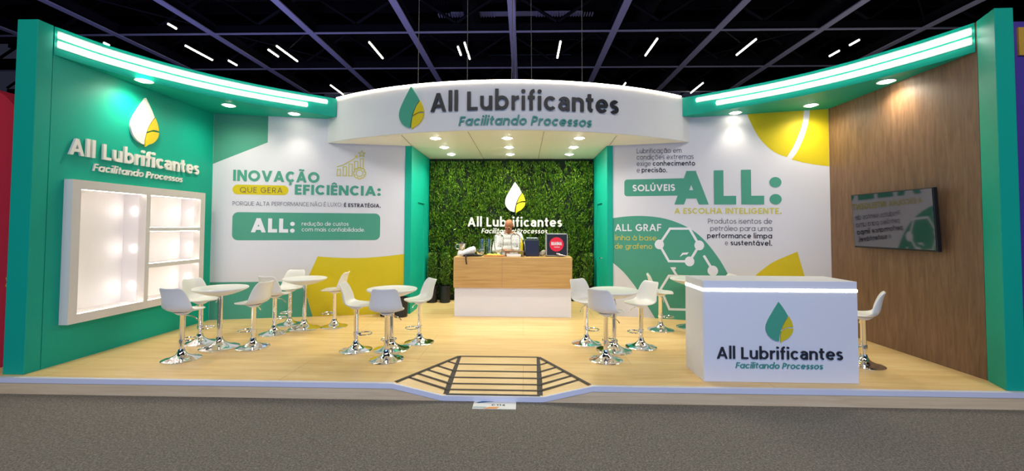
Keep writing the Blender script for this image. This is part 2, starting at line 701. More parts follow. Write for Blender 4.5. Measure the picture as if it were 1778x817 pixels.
        if ch == 'g':
            r = wd / 2 - h
            s((wd - h, XH), (wd - h, DESC + h + r * .75), *arc(wd / 2, DESC + h + r * .75, r, r * .75, 0, -150)[1:])
    elif ch == 'c':
        wd = W(.70)
        s(*oval(wd, 0, XH, 42, 318))
        wd *= .93
    elif ch == 'e':
        wd = W(.72)
        s((h * .8, XH / 2), (wd - h * .6, XH / 2))
        s(*oval(wd, 0, XH, 0, 318))
    elif ch == 'o':
        wd = W(.74)
        s(*oval(wd, 0, XH))
    elif ch == 'f':
        wd = W(.40)
        x = wd * .22 + h
        r = max(wd - x, .02) * .9
        s((x, 0), (x, ASC - h - r), *arc(x + r, ASC - h - r, r, r, 180, 95)[1:])
        s((0, XH - h), (wd * .95, XH - h))
    elif ch == 't':
        wd = W(.42)
        x = wd * .22 + h
        r = max(wd - x, .02) * .8
        s((x, XH + .22), (x, h + r), *arc(x + r, h + r, r, r, 180, 265)[1:])
        s((0, XH - h), (wd * .95, XH - h))
    elif ch in 'hn':
        wd = W(.66)
        r = wd / 2 - h
        s((h, 0), (h, ASC if ch == 'h' else XH))
        s((h, X - r), *arc(wd / 2, X - r, r, r, 180, 0)[1:], (wd - h, 0))
    elif ch == 'u':
        wd = W(.66)
        r = wd / 2 - h
        s((h, XH), (h, h + r), *arc(wd / 2, h + r, r, r, 180, 350)[1:])
        s((wd - h, 0), (wd - h, XH))
    elif ch == 'm':
        wd = W(1.02) + w * .4
        r = (wd - w) / 4
        s((h, 0), (h, XH))
        for k in (0, 1):
            c = h + r + 2 * r * k
            s((c - r, X - r), *arc(c, X - r, r, r, 180, 0)[1:], (c + r, 0))
    elif ch == 'r':
        wd = W(.40)
        s((h, 0), (h, XH))
        r = max(wd - h, .05)
        s((h, X - r), *arc(h + r, X - r, r, r, 180, 88)[1:])
    elif ch in 'il':
        wd = w
        s((h, 0), (h, XH if ch == 'i' else ASC))
        if ch == 'i':
            dot(h, XH + .25, dr)
    elif ch == 'v' or ch == 'x':
        wd = W(.58) + w * .5
        m = h * 1.12
        if ch == 'v':
            dg(0, XH, (m, XH), (wd / 2, h * .2))
            dg(0, XH, (wd - m, XH), (wd / 2, h * .2))
        else:
            dg(0, XH, (m, XH), (wd - m, 0))
            dg(0, XH, (wd - m, XH), (m, 0))
    elif ch == '.':
        wd = dr * 2
        dot(dr, dr, dr)
    elif ch == ':':
        wd = min(dr * 1.15, .148) * 2
        rc = min(dr * 1.15, .148)
        dot(rc, rc, rc)
        dot(rc, .63, rc)
    elif ch == '1':
        wd = .30 + h
        s((wd - h, 0), (wd - h, 1))
        s((0, .74), (wd - h, T))
    elif ch == '4':
        wd = .70
        s((wd * .70, 0), (wd * .70, 1))
        s((wd, .26), (h, .26))
        s((h, .26), (wd * .66, 1 - h))
    else:
        wd = .4
    return wd, S


def layout(text, h, gap=.11, nar=1., a2=False, slant=0.):
    """[(char, polygons)] from x=0, and the total width"""
    x = 0.
    out = []
    for ch in text:
        wd, S = glyph(ch, h, nar, a2)
        if ch != ' ':
            out.append((ch, [[(px + x + py * slant, py) for px, py in q] for q in S]))
        x += wd + (gap if ch != ' ' else gap * .4)
    xs = [p[0] for _, S in out for q in S for p in q]
    lo, hi = min(xs), max(xs)
    return [(c, [[(px - lo, py) for px, py in q] for q in S]) for c, S in out], hi - lo


def extrude(mb, poly, fn, d0, d1):
    n = len(poly)
    a = sum(poly[i][0] * poly[(i + 1) % n][1] - poly[(i + 1) % n][0] * poly[i][1] for i in range(n))
    if a < 0:
        poly = poly[::-1]
    if d1 is None:
        mb.add([fn(x, y, d0) for x, y in poly], [tuple(range(n))])
        return
    vs_ = [fn(x, y, d0) for x, y in poly] + [fn(x, y, d1) for x, y in poly]
    fs = [tuple(range(n, 2 * n)), tuple(range(n))[::-1]]
    fs += [(i, (i + 1) % n, n + (i + 1) % n, n + i) for i in range(n)]
    mb.add(vs_, fs)


def frame(A, B):
    """surface map for a vertical wall through plan points A, B: (along, z, off the wall) -> world"""
    A, B = np.array(A, float), np.array(B, float)
    u = (B - A) / np.linalg.norm(B - A)
    n = np.array((u[1], -u[0]))

    def fn(s_, z, d):
        p = A + u * s_ + n * d
        return (p[0], p[1], z)
    return fn


def print_text(name, text, fn, s0, s1, z0, cap, m, h=.055, gap=.11, d=.0045, parent=None, slant=0., slope=0.):
    """flat lettering fitted to width s0..s1 on baseline z0"""
    lay, wd = layout(text, h, gap, slant=slant)
    kx = (s1 - s0) / wd
    mb = MB()
    for ch, S in lay:
        for i, q in enumerate(S):
            extrude(mb, [(s0 + x * kx, z0 + y * cap + slope * x * kx) for x, y in q], fn, d + 2e-5 * i, None)
    return mb.build(name, m, parent, merge=False)


def print_shape(name, pts, fn, m, d=.0015, parent=None):
    mb = MB()
    extrude(mb, pts, fn, d, None)
    return mb.build(name, m, parent, merge=False)


def rounded(x0, z0, x1, z1, r, n=6):
    return (arc(x1 - r, z0 + r, r, r, -90, 0, n) + arc(x1 - r, z1 - r, r, r, 0, 90, n)
            + arc(x0 + r, z1 - r, r, r, 90, 180, n) + arc(x0 + r, z0 + r, r, r, 180, 270, n))


def solid_poly(mb, poly, fn, d0, d1):
    """concave outline, triangulated front and back"""
    from mathutils.geometry import tessellate_polygon
    n = len(poly)
    a = sum(poly[i][0] * poly[(i + 1) % n][1] - poly[(i + 1) % n][0] * poly[i][1] for i in range(n))
    if a < 0:
        poly = poly[::-1]
    tri = tessellate_polygon([[Vector((x, y, 0)) for x, y in poly]])
    vs_ = [fn(x, y, d0) for x, y in poly] + [fn(x, y, d1) for x, y in poly]
    fs = []
    for t in tri:
        (x0, y0), (x1, y1), (x2, y2) = (poly[i] for i in t)
        t = tuple(t) if (x1 - x0) * (y2 - y0) - (x2 - x0) * (y1 - y0) > 0 else tuple(t)[::-1]
        fs.append(tuple(n + i for i in t))
        fs.append(t[::-1])
    fs += [(i, (i + 1) % n, n + (i + 1) % n, n + i) for i in range(n)]
    mb.add(vs_, fs)


DROP = catmull([(.48, 1.0), (.235, .735), (.06, .52), (0, .37), (.04, .235), (.185, .11), (.37, .048), (.47, .04)], 5)
VEIN = [(.47, .04), (.485, .15), (.55, .335), (.66, .50), (.815, .655)]
LEAF_L = [(.535, .0), (.525, .08), (.54, .18)]
DROP_MAIN = DROP + catmull(VEIN, 5)[1:] + [(.70, .79), (.59, .90)]
LEAF_UP = catmull([(.575, .32), (.64, .43), (.72, .535), (.85, .645)], 4) + catmull([(.85, .645), (.94, .52), (.995, .39)], 4)[1:] + catmull([(.995, .39), (.80, .385), (.575, .32)], 4)[1:-1]
LEAF_LOW = catmull([(.53, 0), (.525, .10), (.555, .275)], 4) + catmull([(.555, .275), (.76, .345), (1.0, .35)], 4)[1:] + catmull([(1.0, .35), (.95, .235), (.80, .115), (.62, .05), (.53, 0)], 4)[1:-1]


def logo_sign(name, label, fn, drop, word, tagl, mats, depth=.03, wh=.085, d0=.003):
    """raised sign: drop=(s0,s1,z0,z1); word, tagl=(s0,s1,baseline,cap height)"""
    t = thing(name, label, 'sign', (0, 0, 0), 0)
    m_drop, m_leaf, m_word, m_tag = mats
    for nm, poly, m in (('drop', DROP_MAIN, m_drop), ('leaf', LEAF_UP, m_leaf), ('leaf', LEAF_LOW, m_leaf)):
        mb = MB()
        s0, s1, z0, z1 = drop
        solid_poly(mb, [(s0 + x * (s1 - s0), z0 + y * (z1 - z0)) for x, y in poly], fn, d0, depth)
        mb.build(nm, m, t)
    for nm, txt, (s0, s1, z0, cap), m, h, nar, sl in (('wordmark', 'All Lubrificantes', word, m_word, wh, .86, 0),
                                                     ('tagline', 'Facilitando Processos', tagl, m_tag, wh * .95, .95, .18)):
        lay, wd = layout(txt, h, .125, nar, nm == 'wordmark', sl)
        k = (s1 - s0) / wd
        root = None
        for ch, S in lay:
            mb = MB()
            for i, q in enumerate(S):
                extrude(mb, [(s0 + x * k, z0 + y * cap) for x, y in q], fn, d0, depth * (1 if nm == 'wordmark' else .7) + 3e-5 * i)
            if root is None:
                root = bpy.data.objects.new(nm, None)
                COL.objects.link(root)
                root.parent = t
            mb.build('letter', m, root, merge=False)
    return t


# ------------------------------------------------------------------ the hall
def struct(name, mb, m, parent=None, **k):
    o = mb.build(name, m, parent, **k)
    if parent is None:
        o['kind'] = 'structure'
    return o


floor = struct('floor', MB().box(-30, -8, -.1, 30, 34, 0), M['carpet'])
floor['label'] = 'grey carpet of the exhibition hall aisle'
floor['category'] = 'floor'

# ceiling: roof deck, joists, steel grid of beams
ceiling = struct('ceiling', MB().box(-30, -8, 12.6, 30, 34, 12.8), M['roof'])
ceiling['label'] = 'dark hall roof above the steel beam grid'
ceiling['category'] = 'ceiling'
for k in range(16):
    y = 11.6 + k * 1.15
    o = MB().box(-28, y, 11.3 + .25 * (k % 3), 28, y + .16, 12.59).build('joist', M['dark_steel'], ceiling)
for k in range(10):      # corrugated service trays seen between the beams
    y = 12.3 + k * 1.15
    mb = MB()
    for s in (-1, 1):
        x0 = -.4 + s * .9
        for j in range(22):
            x = x0 + s * j * .115
            mb.box(min(x, x + s * .05), y, 10.9, max(x, x + s * .05), y + .3, 10.96)
    mb.box(-3.2, y - .03, 10.96, 2.5, y + .33, 11.0)
    mb.build('louvre_tray', M['beam'] if k % 2 else M['dark_steel'], ceiling)
BX = [-18.7, -15.07, -11.44, -7.77, -4.1, -.42, 3.2, 6.85, 10.49, 14.0, 17.7]
for k, x in enumerate(BX):      # I-shaped beams running away from the viewer
    mb = MB()
    mb.box(x - .12, -6, 8.70, x + .12, 32, 8.74)
    bm_ = mb.build('beam', M['beam'], ceiling)
    mb = MB()
    mb.box(x - .02, -6, 8.741, x + .02, 32, 9.06)
    mb.box(x - .10, -6, 9.06, x + .10, 32, 9.10)
    mb.build('beam_web', M['dark_steel'], bm_)
for y in (4.7, 8.15, 11.6, 15.08, 18.55, 22.0, 25.5):
    mb = MB()
    mb.box(-28, y - .05, 8.72, 28, y + .05, 8.75)
    mb.build('cross_beam', M['beam'], ceiling)
    MB().box(-28, y - .015, 8.751, 28, y + .015, 9.04).build('cross_beam_web', M['dark_steel'], ceiling)
    mb = MB()
    mb.box(-28, y - .5, 10.2, 28, y + .5, 10.5)
    for j in range(16):
        x = -28 + j * 3.65
        mb.tube([(x, y, 9.1), (x + 1.8, y, 10.3)], .06, 6)
        mb.tube([(x + 3.6, y, 9.1), (x + 1.8, y, 10.3)], .06, 6)
    mb.build('truss', M['dark_steel'], ceiling)
for x in (-9.4, -2.2, 5.0, 12.2):      # dark duct runs
    MB().tube([(x, 0, 10.6), (x, 33, 10.6)], .32, 14).build('duct', M['dark_steel'], ceiling, smooth=True)
for x0, y0, x1, y1 in ((-11.3, 15.2, -7.9, 18.4), (-7.9, 15.2, -11.3, 18.4), (7.0, 15.2, 10.4, 18.4), (10.4, 15.2, 7.0, 18.4),
                       (-15, 11.7, -11.5, 15), (10.5, 11.7, 14, 15)):
    MB().tube([(x0, y0, 8.9), (x1, y1, 8.9)], .025, 6).build('brace', M['dark_steel'], ceiling)

# hanging tube lamps of the hall: x, y0, y1
TUBES = [(-13.15, 15.9, 17.32, 'front row, leftmost full tube'), (-9.61, 16.0, 17.5, 'front row, second full tube from the left'),
         (-5.88, 15.72, 17.25, 'front row, third full tube from the left'), (-2.27, 15.83, 17.37, 'front row, just left of the middle beam'),
         (1.36, 15.79, 17.31, 'front row, just right of the middle beam'), (4.91, 15.61, 17.14, 'front row, third full tube from the right'),
         (8.56, 15.72, 17.14, 'front row, rightmost full tube'), (-9.59, 20.56, 22.02, 'rear row, above the left end of the white header'),
         (8.61, 20.48, 21.97, 'rear row, above the right end of the white header'),
         (4.89, 20.43, 21.6, 'rear row, half hidden behind the white header'),
         (12.38, 15.84, 16.28, 'far right, the upper of two short lit pieces'), (12.36, 16.81, 17.32, 'far right, the lower of two short lit pieces'),
         (-12.34, 14.15, 14.49, 'upper left, a short bright piece'), (-10.14, 16.33, 17.0, 'short piece beside the second full tube from the left'),
         (-12.5, 17.39, 17.9, 'short piece right of the leftmost full tube'), (-2.58, 16.19, 16.96, 'thin warm piece just left of the middle tube'),
         (-16.1, 15.6, 15.8, 'tiny piece above the left teal fascia'), (-13.15, 20.6, 21.1, 'tiny piece at the end of the left teal fascia')]
for x, y0, y1, w in TUBES:
    t = thing('tube_lamp', 'tube lamp in the roof, ' + w, 'ceiling lamp', (x, (y0 + y1) / 2, 8.7), 0, 'hanging tube lamps')
    L = (y1 - y0) / 2
    MB().tube([(0, -L, -.03), (0, L, -.03)], .035, 10).build('tube', M['tube'], t, smooth=True)
    MB().box(-.05, -L - .06, 0, .05, L + .06, .06).build('housing', M['dark_steel'], t)
    MB().tube([(0, 0, .06), (0, 0, 3.895)], .008, 6).build('hanger', M['dark_steel'], t)

# neighbouring stands at the frame's edges
mb = MB()
red = [(-8.2, 0)] + [(-5.65, 0)] + arc(-6.23, 2.62, .58, .66, 0, 90, 10) + [(-8.2, 3.28)]
solid_poly(mb, red, lambda s_, z, d: (s_, 4.62 - d, z), -.25, 0)
t = mb.build('neighbouring_booth_wall', M['red_wall'])
tag(t, 'red rounded panel of the neighbouring booth at the left edge', 'booth panel')
e = MB()
solid_poly(e, [(-5.72 + .07 * math.cos(a) * (1 if i % 2 else .6), 1.06 + .10 * math.sin(a) * (1 if i % 2 else .6)) for i, a in
               enumerate(np.linspace(0, 2 * PI, 13)[:-1])], lambda s_, z, d: (s_, 4.62 - d, z), 0.002, .02)
e.build('emblem', M['gold'], t)['label'] = 'golden emblem on the red panel'
t = MB().box(5.16, 4.62, 0, 6.6, 4.85, 3.92).build('neighbouring_booth_wall', M['purple_wall'])
tag(t, 'purple panel of the neighbouring booth at the right edge', 'booth panel')
MB().box(5.26, 4.60, 3.55, 5.34, 4.619, 3.85).build('sign_plate', M['gold'], t)

# ------------------------------------------------------------------ the raised platform with its ramp
YF = 4.20
XA, XB, XC, XD = -1.285, -.79, .195, .672       # front: ramp side, ramp flat part
XT0, XT1, YT = -.764, .186, 5.092
ZR = .05
plat = thing('floor_platform', 'raised light oak platform of the booth with a white front edge', 'platform')
plat['kind'] = 'structure'
mb = MB()
L0, L1, YB = -5.64, 5.15, 9.3
top = [(L0, YF), (XA, YF), (XT0, YT), (XT1, YT), (XD, YF), (L1, YF), (L1, YB), (L0, YB)]
vt = [(x, y, P) for x, y in top]
vb = [(x, y, 0.0) for x, y in top]
n = len(top)
mb.add(vt, [(0, 1, 2, 7), (2, 3, 6, 7), (3, 4, 5, 6)])
deck = mb.build('deck', M['floor_wood'], plat, merge=False)
mb = MB()
mb.add([(XA, YF, P), (XB, YF, ZR), (XT0, YT, P), (XT1, YT, P), (XC, YF, ZR), (XD, YF, P)], [(0, 1, 2), (1, 4, 3, 2), (4, 5, 3)])
mb.build('ramp', M['floor_wood'], plat, merge=False)
mb = MB()
yk = YF - .012
mb.box(L0, yk, 0, XA, yk + .03, P - .03)
mb.box(XD, yk, 0, L1, yk + .03, P - .03)
mb.add([(XA, yk, P - .03), (XA, yk, 0), (XB, yk, 0), (XB, yk, ZR - .03)], [(0, 1, 2, 3)])
mb.add([(XD, yk, P - .03), (XD, yk, 0), (XC, yk, 0), (XC, yk, ZR - .03)], [(0, 3, 2, 1)])
mb.build('skirt', M['skirt_wood'], plat, merge=False)


def strip(a, b):
    (x0, z0), (x1, z1) = a, b
    m2 = MB()
    yb, yt, hh = YF - .018, YF + .026, .048
    vs_ = [(x, y, z + dz) for x, z in ((x0, z0), (x1, z1)) for y in (yb, yt) for dz in (-hh, .001)]
    m2.add(vs_, [(0, 1, 3, 2), (4, 6, 7, 5), (0, 4, 5, 1), (2, 3, 7, 6), (1, 5, 7, 3), (0, 2, 6, 4)])
    return m2.build('edge_strip', M['nosing'], plat)


for a, b in (((L0, P), (-3.6, P)), ((-3.6, P), (XA, P)), ((XA, P), (XB, ZR + .0)), ((XB, ZR), (XC, ZR)), ((XC, ZR), (XD, P)), ((XD, P), (3.0, P)), ((3.0, P), (L1, P))):
    strip(a, b)


def ramp_z(x, y):
    k = (YT - y) / (YT - YF)
    return P - (P - ZR) * k


def lerp(a, b, t):
    return tuple(a[i] + (b[i] - a[i]) * t for i in range(len(a)))




def tape(a, b, wd):
    a, b = Vector(a), Vector(b)
    d = (b - a).normalized()
    s_ = Vector((d.y, -d.x, 0)).normalized() * wd / 2
    up = Vector((0, 0, .0018))
    m2 = MB()
    m2.add([a - s_ + up, a + s_ + up, b + s_ + up, b - s_ + up], [(0, 1, 2, 3)])
    m2.add([a - s_ + up * .2, a + s_ + up * .2, b + s_ + up * .2, b - s_ + up * .2], [(3, 2, 1, 0)])
    return m2.build('tape_strip', M['tape'], plat, merge=False)


cA, cB = (XT0, YT, P), (XT1, YT, P)
fA, fB = (XB + .03, YF + .022, ramp_z(0, YF + .022)), (XC - .03, YF + .022, ramp_z(0, YF + .022))
eA, eB = (XA + .02, YF + .03, P), (XD - .02, YF + .03, P)
tape(cA, fA, .055)
tape(cB, fB, .055)
tape(cA, eA, .04)
tape(cB, eB, .04)
tape(cA, cB, .03)
tape(lerp(fA, fB, 0), lerp(fA, fB, 1), .04)
for k in range(1, 6):
    t_ = (.0, .235, .43, .60, .755, .895)[k]
    a, b = lerp(cA, fA, t_), lerp(cB, fB, t_)
    tape(a, b, .034)
    tape(a, lerp(cA, eA, t_ * .93), .034)
    tape(b, lerp(cB, eB, t_ * .93), .034)

# the card lying on the carpet in front of the ramp
card = thing('stand_number_card', 'white card with the stand number lying on the carpet before the ramp', 'card', (0, 0, 0))
pfn = lambda s_, z, d: (s_, z, .002 + d)
MB().box(-.476, 4.013, .001, -.067, 4.185, .003).build('card_sheet', M['paper'], card)
print_shape('print_patch', [(-.43, 4.14), (-.30, 4.175), (-.27, 4.185), (-.39, 4.185), (-.455, 4.155)], pfn, M['paper_blue'], .002, card)
print_shape('print_patch', [(-.38, 4.018), (-.25, 4.018), (-.22, 4.06), (-.32, 4.055)], pfn, M['paper_orange'], .002, card)
print_shape('print_patch', [(-.476, 4.03), (-.36, 4.03), (-.34, 4.06), (-.47, 4.06)], pfn, M['paper_grey'], .002, card)
print_text('print_number', 'C114', pfn, -.30, -.17, 4.085, .035, M['print_dark'], .09, .14, .002, card)

# ------------------------------------------------------------------ walls of the booth
ZT, ZS = 3.865, 3.555         # top of the fascias, underside of the curved soffits
XL, XR = -5.134, 4.729
LA, LBp = (XL, 6.839), (-2.004, 7.543)
RA, RBp = (1.467, 7.543), (XR, 6.676)

# side wall left with the opening for the lit shelf unit
mb = MB()
for y0, z0, y1, z1 in ((4.43, P, 4.66, ZT), (6.50, P, 7.1, ZT), (4.66, P, 6.50, .67), (4.66, 2.13, 6.50, ZT)):
    mb.box(XL - .28, y0, z0, XL, y1, z1)
wl = struct('wall_left', mb, M['teal'])
mb = MB()
mb.box(XL - .225, 4.275, P, XL, 4.425, ZT + .005)
o = struct('trim_1', mb, M['teal'], bevel=.004)
tag(o, 'teal square post at the front end of the left wall', 'post')
# brown wall right, teal post at its front end
struct('wall_right', MB().box(XR, 4.51, P, XR + .12, 7.1, ZT), M['walnut'])
mb = MB().prism([(XR - .003, 4.505), (4.612, 4.232), (4.785, 4.225), (4.86, 4.505)], P, ZT + .005)
o = struct('trim_2', mb, M['teal'], bevel=.004)
tag(o, 'teal angled post at the front end of the brown wall', 'post')


def wall_slab(name, A, B, thick, z0, z1, m):
    fn = frame(A, B)
    Ln = math.dist(A, B)
    p = [fn(0, 0, 0)[:2], fn(Ln, 0, 0)[:2], fn(Ln, 0, -thick)[:2], fn(0, 0, -thick)[:2]]
    return struct(name, MB().prism(p, z0, z1), m), fn


wbl, FL = wall_slab('wall_back_left', LA, LBp, .10, P, ZT, M['white_wall'])
wbr, FR = wall_slab('wall_back_right', RA, RBp, .10, P, ZT, M['white_wall'])
wbl['label'] = 'white printed back wall left of the niche'
wbr['label'] = 'white printed back wall right of the niche'

# niche: teal cheeks with a flush door each, back wall behind the greenery
GY = 8.97
dn = 0
for x0, x1, xin, nm, d0, d1 in ((-2.12, -2.004, -2.004, 'wall_niche_left', 7.98, 8.52), (1.467, 1.566, 1.467, 'wall_niche_right', 7.98, 8.52)):
    mb = MB()
    z1 = 2.16
    mb.box(x0, 7.50, P, x1, d0, 3.142)
    mb.box(x0, d1, P, x1, GY, 3.142)
    mb.box(x0, d0, z1, x1, d1, 3.142)
    struct(nm, mb, M['teal'])
    dn += 1
    door = struct('door_%d' % dn, MB().box(x0 + .02, d0 + .008, P + .01, x1 - .02, d1 - .008, z1 - .008), M['teal'])
    tag(door, 'flush teal door in the %s cheek of the niche' % ('left' if dn == 1 else 'right'), 'door')
    s = 1 if dn == 1 else -1
    hx = xin - s * .02
    if dn == 2:
        MB().tube([(hx, d0 + .08, 1.12), (hx + s * .04, d0 + .08, 1.12), (hx + s * .04, d0 + .17, 1.12)], .009, 8).build('door_handle', M['steel'], door)
struct('wall_back', MB().box(-2.12, GY, P, 1.566, GY + .1, 3.142), M['felt'])

# ------------------------------------------------------------------ curved teal fascias with soffits
ARC_L = catmull([(-5.128, 4.43), (-4.99, 5.0), (-4.618, 5.714), (-4.043, 6.371), (-3.19, 7.07)], 10)
ARC_R = catmull([(4.723, 4.52), (4.5, 5.06), (4.13, 5.70), (3.567, 6.34), (2.63, 7.105)], 10)


def on_arc(A, t, off=0., z=0.):
    """point at fraction t of a plan curve, pushed `off` towards the middle of the stand"""
    L = [0.]
    for i in range(len(A) - 1):
        L.append(L[-1] + math.dist(A[i], A[i + 1]))
    s_ = t * L[-1]
    i = max(0, min(len(A) - 2, sum(1 for q in L if q <= s_) - 1))
    k = (s_ - L[i]) / (L[i + 1] - L[i])
    p = np.array(A[i]) + (np.array(A[i + 1]) - np.array(A[i])) * k
    d = np.array(A[i + 1]) - np.array(A[i])
    d = d / np.linalg.norm(d)
    n_ = np.array((d[1], -d[0])) * (1 if A is ARC_L else -1)
    p = p + n_ * off
    return (float(p[0]), float(p[1]), z)


def downlight(name, label, group, x, y, z, power, r=.075, angle=165, color=WARM, lens='lens'):
    t = thing(name, label, 'ceiling light', (x, y, z), 0, group)
    MB().lathe([(r, -.002), (r + .022, -.008), (r + .022, 0), (r + .015, .0)], 28, close=True).build('trim_ring', M['white_lam'], t, smooth=True)
    MB().lathe([(0, -.024), (r * .5, -.021), (r * .85, -.012), (r, -.002), (r, .0)], 28).build('lens', M[lens], t, smooth=True)
    d = bpy.data.lights.new('spot', 'SPOT')
    d.energy = power
    d.color = color
    d.spot_size = R(angle)
    d.spot_blend = 1.0
    d.shadow_soft_size = .06
    o = bpy.data.objects.new('spot', d)
    o.location = (0, 0, -.045)
    COL.objects.link(o)
    o.parent = t
    return t


SPOT = 46
for side, A, corner, end, wend in (('left', ARC_L, (XL + .004, 6.84), (-3.42, 7.205), None), ('right', ARC_R, (XR - .004, 6.67), (2.87, 7.16), None)):
    pts = list(A) + [end, corner]
    f = struct('trim_3' if side == 'left' else 'trim_4', MB().prism(pts, ZS, ZT), M['teal'], smooth=True, angle=30)
    tag(f, 'curved teal fascia over the %s half of the booth' % side, 'fascia')
    for z, t1, w in ((3.785, .955 if side == 'left' else .93, 'upper'), (3.68, .865 if side == 'left' else .84, 'lower')):
        m2 = MB()
        n_ = 60
        for i in range(n_ + 1):
            t_ = .008 + (t1 - .008) * i / n_
            a_, b_ = on_arc(A, t_, .001), on_arc(A, t_, .026)
            m2.v += [(a_[0], a_[1], z - .021), (b_[0], b_[1], z - .014), (b_[0], b_[1], z + .014), (a_[0], a_[1], z + .021)]
        for i in range(n_):
            for j in range(4):
                j2 = (j + 1) % 4
                m2.f.append((i * 4 + j, (i + 1) * 4 + j, (i + 1) * 4 + j2, i * 4 + j2))
        m2.f += [(0, 1, 2, 3), (n_ * 4 + 3, n_ * 4 + 2, n_ * 4 + 1, n_ * 4)]
        o = thing('led_strip', None, None)
        m2.build('diffuser', M['led'], o)
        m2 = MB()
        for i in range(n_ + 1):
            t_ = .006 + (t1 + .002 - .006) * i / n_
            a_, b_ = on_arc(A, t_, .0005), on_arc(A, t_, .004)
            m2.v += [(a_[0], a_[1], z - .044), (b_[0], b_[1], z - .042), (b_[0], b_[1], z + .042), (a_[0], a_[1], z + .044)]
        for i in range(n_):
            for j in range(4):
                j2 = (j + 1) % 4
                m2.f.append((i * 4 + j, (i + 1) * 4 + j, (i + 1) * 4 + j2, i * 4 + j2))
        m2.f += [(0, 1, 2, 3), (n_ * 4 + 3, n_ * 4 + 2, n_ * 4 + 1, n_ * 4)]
        m2.build('profile', M['led_profile'], o)  # added flat band whose pale colour imitates the glow spreading from the line
        tag(o, '%s glowing white line of light on the curved %s teal fascia' % (w, side), 'light strip', 'light lines on the teal fascias')

for x, y, w, pw in ((-4.88, 5.26, 'left soffit, nearest the front', 1.2), (-4.55, 6.36, 'left soffit, middle one above the wall corner', 1), (-3.80, 6.86, 'left soffit, nearest the white header', .5),
                    (4.56, 5.42, 'right soffit, nearest the front above the brown wall', 1.2), (4.32, 6.46, 'right soffit, middle one above the wall corner', 1), (3.40, 6.87, 'right soffit, nearest the white header', .45)):
    downlight('downlight', 'round recessed lamp in the ' + w, 'recessed lamps in the teal soffits', x, y, ZS, SPOT * pw, angle=100 if pw < 1 else 165)

# ------------------------------------------------------------------ white curved header with its ceiling panel
HC, HR = (-.283, 11.733), 5.48
ZH = 3.142


def header_fn(s_, z, d):
    a = s_ / HR
    r = HR + d
    return (HC[0] + r * math.sin(a), HC[1] - r * math.cos(a), z)


SA0, SA1 = -3.40, 3.37
harc = [header_fn(SA0 + (SA1 - SA0) * i / 60, 0, 0)[:2] for i in range(61)]
back = [(2.90, 7.14), (1.60, 7.485), (1.46, 7.495), (1.46, GY - .003), (-2.0, GY - .003), (-2.0, 7.495), (-2.13, 7.49), (-3.44, 7.20)]


def back_y(x):
    if x < -2.0:
        return 7.20 + (x + 3.44) / 1.31 * .29
    if x < 1.46:
        return GY - .003
    return 7.495 - (x - 1.46) / 1.44 * .355


def plan_strip(inset, z0, z1):
    """solid between the header's curved front and the walls behind it"""
    f_ = [header_fn(SA0 + inset + (SA1 - SA0 - 2 * inset) * i / 60, 0, -inset)[:2] for i in range(61)]
    xs = sorted([p[0] for p in f_] + [-2.0001, -1.9999, 1.4599, 1.4601])
    yf = lambda x: HC[1] - math.sqrt((HR - inset) ** 2 - (x - HC[0]) ** 2)
    m_ = MB()
    n = len(xs)
    for x in xs:
        a, b = yf(x), max(back_y(x), yf(x) + .001)
        m_.v += [(x, a, z0), (x, b, z0), (x, b, z1), (x, a, z1)]
    for i in range(n - 1):
        for j in range(4):
            j2 = (j + 1) % 4
            m_.f.append((i * 4 + j, (i + 1) * 4 + j, (i + 1) * 4 + j2, i * 4 + j2))
    m_.f += [(0, 1, 2, 3), (n * 4 - 1, n * 4 - 2, n * 4 - 3, n * 4 - 4)]
    return m_


header = struct('trim_5', plan_strip(0, ZH, ZT + .01), M['white_header'], smooth=True, angle=30)
tag(header, 'curved white header over the bar niche', 'header')
plan_strip(.012, ZH - .004, ZH - .0005).build('soffit_panel', M['soffit'], header)
for a, b in (((-.849, 6.35), (-.849, GY - .01)), ((.30, 6.35), (.30, GY - .01)), ((-1.93, 6.60), (-2.0, 7.49)), ((1.45, 6.64), (1.50, 7.49))):
    MB().tube([(a[0], a[1], ZH - .005), (b[0], b[1], ZH - .005)], .0035, 6).build('panel_joint', M['soffit_joint'], header)
m2 = MB()
n_ = 70
S0, S1 = -3.07, 3.04
for i in range(n_ + 1):
    s_ = S0 + (S1 - S0) * i / n_
    m2.v += [header_fn(s_, z, d) for d, z in ((-.012, ZT + .012), (.014, ZT + .006), (.014, ZT + .024), (-.012, ZT + .034))]
for i in range(n_):
    for j in range(4):
        j2 = (j + 1) % 4
        m2.f.append((i * 4 + j, (i + 1) * 4 + j, (i + 1) * 4 + j2, i * 4 + j2))
m2.f += [(0, 1, 2, 3), (n_ * 4 + 3, n_ * 4 + 2, n_ * 4 + 1, n_ * 4)]
tag(m2.build('led_strip', M['led_warm']), 'warm glowing line of light along the top edge of the white header', 'light strip')
rows = ('front', 'middle', 'back')
cols_ = ('left', 'middle', 'right')
for j, y in enumerate((6.82, 7.60, 8.34)):
    for i, x in enumerate((-1.44, -.27, .89)):
        downlight('downlight', 'round recessed lamp in the niche ceiling, %s row, %s column' % (rows[j], cols_[i]),
                  'recessed lamps in the niche ceiling', x, y, ZH - .004, 50, .07, 165, (1, .95, .82), 'lens_niche')

